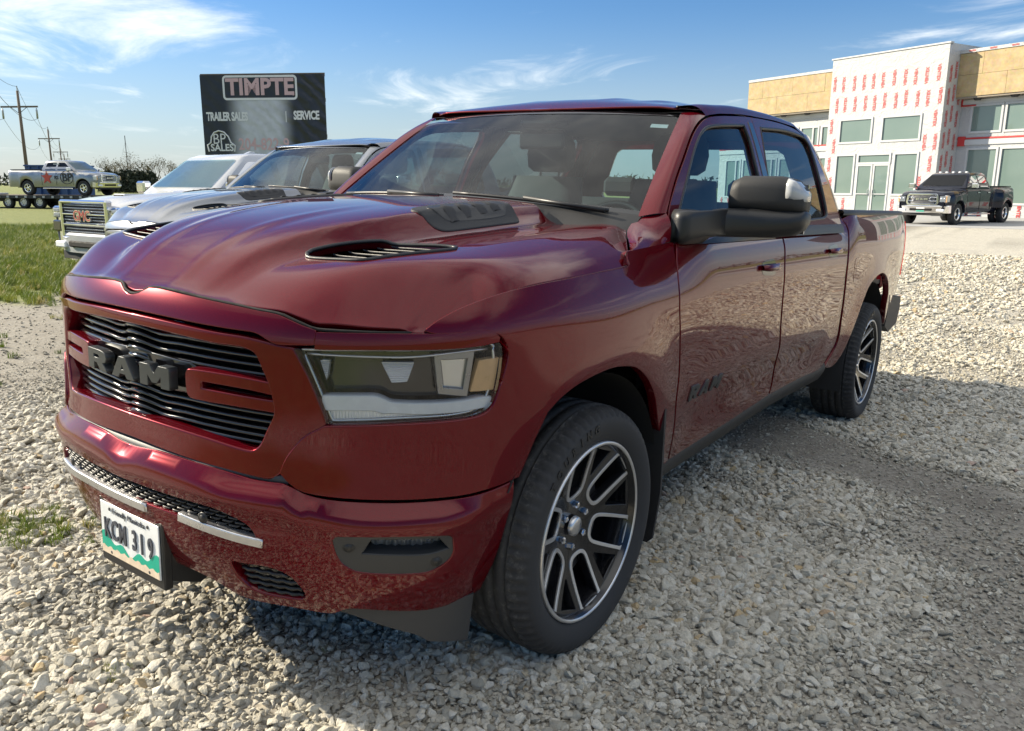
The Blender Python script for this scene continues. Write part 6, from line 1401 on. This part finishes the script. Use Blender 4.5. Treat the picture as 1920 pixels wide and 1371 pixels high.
def scatter(name, P3, scl, rot, tone, coll, label):
    me = bpy.data.meshes.new(name); me.from_pydata([tuple(map(float, v)) for v in P3], [], [])
    for nm, ty, dat in (('scl', 'FLOAT', scl), ('tone', 'FLOAT', tone)):
        a = me.attributes.new(nm, ty, 'POINT'); a.data.foreach_set('value', np.asarray(dat, np.float32))
    a = me.attributes.new('rot', 'FLOAT_VECTOR', 'POINT'); a.data.foreach_set('vector', np.asarray(rot, np.float32).ravel())
    o = link(bpy.data.objects.new(name, me)); g = bpy.data.node_groups.new(name, 'GeometryNodeTree')
    g.interface.new_socket('Geometry', in_out='INPUT', socket_type='NodeSocketGeometry'); g.interface.new_socket('Geometry', in_out='OUTPUT', socket_type='NodeSocketGeometry')
    n = g.nodes; gi, go = n.new('NodeGroupInput'), n.new('NodeGroupOutput'); ip = n.new('GeometryNodeInstanceOnPoints'); ci = n.new('GeometryNodeCollectionInfo'); ci.inputs['Collection'].default_value = coll; ci.inputs['Separate Children'].default_value = True; ci.inputs['Reset Children'].default_value = True
    def na(nm, ty):
        q = n.new('GeometryNodeInputNamedAttribute'); q.data_type = ty; q.inputs['Name'].default_value = nm; return q.outputs['Attribute']
    ip.inputs['Pick Instance'].default_value = True; l = g.links
    l.new(gi.outputs[0], ip.inputs['Points']); l.new(ci.outputs[0], ip.inputs['Instance']); l.new(na('scl', 'FLOAT'), ip.inputs['Scale'])
    er = n.new('FunctionNodeEulerToRotation'); l.new(na('rot', 'FLOAT_VECTOR'), er.inputs[0]); l.new(er.outputs[0], ip.inputs['Rotation'])
    rv = n.new('FunctionNodeRandomValue'); rv.data_type = 'INT'; rv.inputs['Min'].default_value = 0; rv.inputs['Max'].default_value = len(coll.objects)-1; l.new(rv.outputs['Value'] if 'Value' in rv.outputs and rv.outputs['Value'].enabled else rv.outputs[2], ip.inputs['Instance Index'])
    l.new(ip.outputs[0], go.inputs[0]); m = o.modifiers.new('scatter', 'NODES'); m.node_group = g
    tag(o, label[0], label[1], kind='stuff'); return o
def cloud(n, rmin, rmax, half=.80):
    """random ground points in the wide sector ahead of where the photographer stood"""
    a0 = math.atan2(CAM_F[1], CAM_F[0]); r = np.sqrt(rng.uniform(rmin**2, rmax**2, n)); a = a0+rng.uniform(-half, half, n)
    return CAM_P[0]+r*np.cos(a), CAM_P[1]+r*np.sin(a)
xs, ys, ss = [], [], []
for n, r0, r1, s0 in ((85000, .9, 3.6, .76), (115000, 3.4, 6.5, .82), (100000, 6.3, 11, .92), (90000, 10.8, 20, 1.2)):
    x, y = cloud(n, r0, r1); keep = rng.random(n) > np.maximum(m_dirt(x, y)*.95, m_grass(x, y)*1.5)
    x, y = x[keep], y[keep]; s = np.clip(rng.lognormal(math.log(.033), .38, len(x)), .012, .075)*s0; s *= 1-.40*m_dirt(x, y); xs.append(x); ys.append(y); ss.append(s)
x, y = cloud(42000, .9, 7); keep = (m_grass(x, y) < .4); x, y = x[keep], y[keep]; xs.append(x); ys.append(y); ss.append(rng.uniform(.006, .017, len(x)))      # grit
X, Y, S_ = map(np.concatenate, (xs, ys, ss)); n = len(X); pile = np.clip(vnoise(X, Y, 6, 21)-.35, 0, 1)*.02*(1-m_dirt(X, Y))
Zs = gz_(X, Y)+S_*rng.uniform(.02, .34, n)+pile
rot = np.stack([rng.normal(0, .38, n), rng.normal(0, .38, n), rng.uniform(0, 6.283, n)], 1)
tone = np.clip(rng.random(n)*.93+(rng.random(n) < .05)*rng.uniform(0, .3, n)-.45*m_dirt(X, Y), 0, 1)
scatter('gravel', np.stack([X, Y, Zs], 1), S_, rot, tone, rocks, ('pale crushed limestone gravel covering the lot', 'gravel'))
# ---- grass
gcol_ = bpy.data.collections.new('grass_shapes')
t = NT('grass_blade'); tone = t.n('ShaderNodeAttribute', attribute_type='INSTANCER', attribute_name='tone').outputs['Fac']; zz_ = t.sep(t.pos())[2]
c = t.ramp(tone, (0, (.06, .105, .012)), (.45, (.13, .18, .022)), (.8, (.24, .25, .05)), (1, (.38, .31, .13)))
bs = t.pbr(c, .6); tl = t.n('ShaderNodeBsdfTranslucent', ins={'Color': c}); t.done(t.n('ShaderNodeMixShader', ins={0: .35, 1: bs.outputs[0], 2: tl.outputs[0]}).outputs[0])
for k in range(6):
    r = random.Random(k); V, F = [], []
    for b in range(34):
        a = r.uniform(0, 6.283); d = r.uniform(0, .5)**.8*.9; px_, py_ = d*math.cos(a), d*math.sin(a); h = r.uniform(.45, 1.1); le = r.uniform(.1, .6); b_ = r.uniform(0, 6.283); w_ = r.uniform(.018, .035)
        ex_, ey_ = math.cos(b_), math.sin(b_); tx_, ty_ = -ey_*w_, ex_*w_; i = len(V)
        for q, (f, wq) in enumerate(((0, 1), (.55, .8), (1, 0.05))): V += [(px_+ex_*le*f*f+tx_*wq, py_+ey_*le*f*f+ty_*wq, h*f*(1-.15*f)), (px_+ex_*le*f*f-tx_*wq, py_+ey_*le*f*f-ty_*wq, h*f*(1-.15*f))]
        F += [(i, i+1, i+3, i+2), (i+2, i+3, i+5, i+4)]
    me = bpy.data.meshes.new('tuft'); me.from_pydata(V, [], F); me.materials.append(MAT['grass_blade']); gcol_.objects.link(bpy.data.objects.new('tuft', me))
x, y = cloud(60000, 7, 30, .80); k = rng.random(len(x)) < m_grass(x, y)*.9; x, y = x[k], y[k]; s = rng.uniform(.07, .16, len(x))*np.interp(np.hypot(x, y), [8, 30], [1, 2.0])
x2, y2 = cloud(9000, 4.6, 10, .8); k = (rng.random(len(x2)) < .16*sstep(-3.4, -7, y2)*(vnoise(x2, y2, 1.1, 31) > .52)); x2, y2 = x2[k], y2[k]; s2 = rng.uniform(.04, .10, len(x2))
n3 = 190; x3 = .80+rng.normal(0, .16, n3); y3 = -1.22+rng.normal(0, .13, n3)-.4*(x3-.8); s3 = rng.uniform(.03, .085, n3)
x4, y4 = np.array([1.02, 1.04, .99, 1.12, .55, 1.35]), np.array([-.02, .03, .01, -.25, .36, .15]); s4 = np.array([.05, .04, .045, .03, .03, .03])
X, Y, S_ = (np.concatenate(q) for q in ((x, x2, x3, x4), (y, y2, y3, y4), (s, s2, s3, s4))); n = len(X)
scatter('grass', np.stack([X, Y, gz_(X, Y)-.004], 1), S_, np.stack([rng.normal(0, .15, n), rng.normal(0, .15, n), rng.uniform(0, 6.28, n)], 1), np.clip(rng.beta(2, 2.6, n)+.25*(vnoise(X, Y, .5, 40)-.4), 0, 1), gcol_, ('rough green grass beside the lot and in patches', 'grass'))
# ---- trees on the skyline
t = NT('bark'); t.done(t.pbr(t.mix(t.noise(t.pos(), 6, 5), (.07, .055, .045), (.15, .125, .10)), .95))
t = NT('needles'); oi = t.n('ShaderNodeObjectInfo').outputs['Random']; t.done(t.pbr(t.mix(t.noise(t.pos(), 1.2, 4), (.02, .03, .018), (.055, .065, .035)), .9))
t = NT('dry_leaf'); t.done(t.pbr(t.mix(t.noise(t.pos(), 2, 4), (.10, .085, .05), (.20, .16, .08)), .9))
ORD = 'first second third fourth fifth sixth seventh eighth ninth tenth eleventh twelfth thirteenth fourteenth fifteenth'.split()
def bare_tree(seed, h):
    r = random.Random(seed); B = MB(); tips = []
    def grow(p, d, L_, rad, lev):
        d = d/np.linalg.norm(d); q = p+d*L_*.5+np.array([r.uniform(-1, 1), r.uniform(-1, 1), .3])*L_*.06; e = p+d*L_; B.tube([p, q, e], [rad, rad*.8, rad*.58], 5 if lev < 2 else 3, cap=False)
        if lev >= 4: tips.append(e); return
        for k in range(r.choice((2, 3, 3)) if lev else 4):
            a = r.uniform(0, 6.283); sp = r.uniform(.35, .85); nd_ = d+np.array([math.cos(a)*sp, math.sin(a)*sp, r.uniform(-.05, .35)]); grow(p+d*L_*r.uniform(.6, 1.0), nd_, L_*r.uniform(.58, .8), rad*.55, lev+1)
    grow(np.array([0, 0, -.2]), np.array([r.uniform(-.05, .05), r.uniform(-.05, .05), 1.]), h*.34, h*.016, 0)
    return B, tips
far_rows = [(192, 296), (206, 297), (222, 298), (239, 293), (262, 297), (275, 298), (290, 294), (312, 302), (328, 304)]
def px_at(u, v, D):
    d = CAM_F+CAM_R*(u-960)/CAM_FPX-CAM_U*(v-685.5)/CAM_FPX; k = D/math.hypot(d[0], d[1]); return CAM_P+d*k
for k, (u, v) in enumerate(far_rows):
    D = 165+9*(k % 3); P_ = px_at(u, v, D); h = P_[2]+1.2
    T_ = empty('bare_tree', 'leafless tree on the skyline, '+ORD[k]+' from the left', 'tree', 'leafless trees on the skyline', (P_[0], P_[1], 0)); B, tips = bare_tree(60+k, h); B.obj('trunk', 'bark', T_, fixn=False)
    r = random.Random(k); C_ = MB()
    for q in tips:
        for _ in range(5):
            c = q+np.array([r.gauss(0, .3), r.gauss(0, .3), r.gauss(0, .3)]); a = np.array([r.gauss(0, 1) for _ in range(3)])*.10; b = np.array([r.gauss(0, 1) for _ in range(3)])*.10; C_.add([c, c+a, c+b], [(0, 1, 2)])
    C_.obj('crown', 'dry_leaf', T_, fixn=False)
for k in range(15):
    u = 198+k*6.2+random.Random(k).uniform(-2, 2); v = 325+random.Random(k+50).uniform(-5, 3); D = 140+5*(k % 4); P_ = px_at(u, v, D); h = P_[2]
    T_ = empty('evergreen_tree', 'dark evergreen in the dense skyline row, '+ORD[k]+' from the left', 'tree', 'dark evergreens on the skyline', (P_[0], P_[1], 0)); B = MB(); B.tube([(0, 0, -.2), (0, 0, h*.9)], [.12, .03], 6); B.obj('trunk', 'bark', T_)
    r = np.random.default_rng(900+k); m = 900; z = r.uniform(.05, 1, m)**.9; rad = (1-z*.85)*1.5*r.uniform(.55, 1.05, m)*(.8+.3*r.random()); a = r.uniform(0, 6.283, m); c = np.stack([rad*np.cos(a), rad*np.sin(a), z*h], 1)
    V = np.stack([c, c+r.normal(0, .22, (m, 3)), c+r.normal(0, .22, (m, 3))], 1).reshape(-1, 3); mesh('crown', V, np.arange(3*m).reshape(-1, 3), 'needles', T_, smooth=False)
# distant woods round the plain
r = np.random.default_rng(5); m = 26000; a = r.uniform(0, 6.283, m); D = 420+60*vnoise(a*9, a*0, 1, 77)+r.normal(0, 6, m); hh = 3.5+5.5*vnoise(a*14, a*0+3, 1, 78)*vnoise(a*60, a*0, 1, 79)*1.6; z = r.uniform(0, 1, m)*hh
c = np.stack([CAM_P[0]+D*np.cos(a), CAM_P[1]+D*np.sin(a), z], 1); V = np.stack([c, c+r.normal(0, 1.1, (m, 3)), c+r.normal(0, 1.1, (m, 3))], 1).reshape(-1, 3)
tag(mesh('far_wood', V, np.arange(3*m).reshape(-1, 3), 'needles', None, smooth=False), 'low dark band of distant woods on the horizon', 'woods', kind='stuff')
# a thin broadcasting mast far off
ms = empty('radio_mast', 'thin radio mast above the leafless trees', 'mast', loc=tuple(px_at(238, 300, 240)[:2])+(0,)); B = MB(); B.tube([(0, 0, 0), (0, 0, 13.5)], .10, 5); B.obj('mast', 'steel_dark', ms)
B = MB()
for k in range(3): B.tube([(0, 0, 12), (4*math.cos(k*2.1), 4*math.sin(k*2.1), 0)], .02, 3)
B.obj('guy_wire', 'steel_dark', ms)
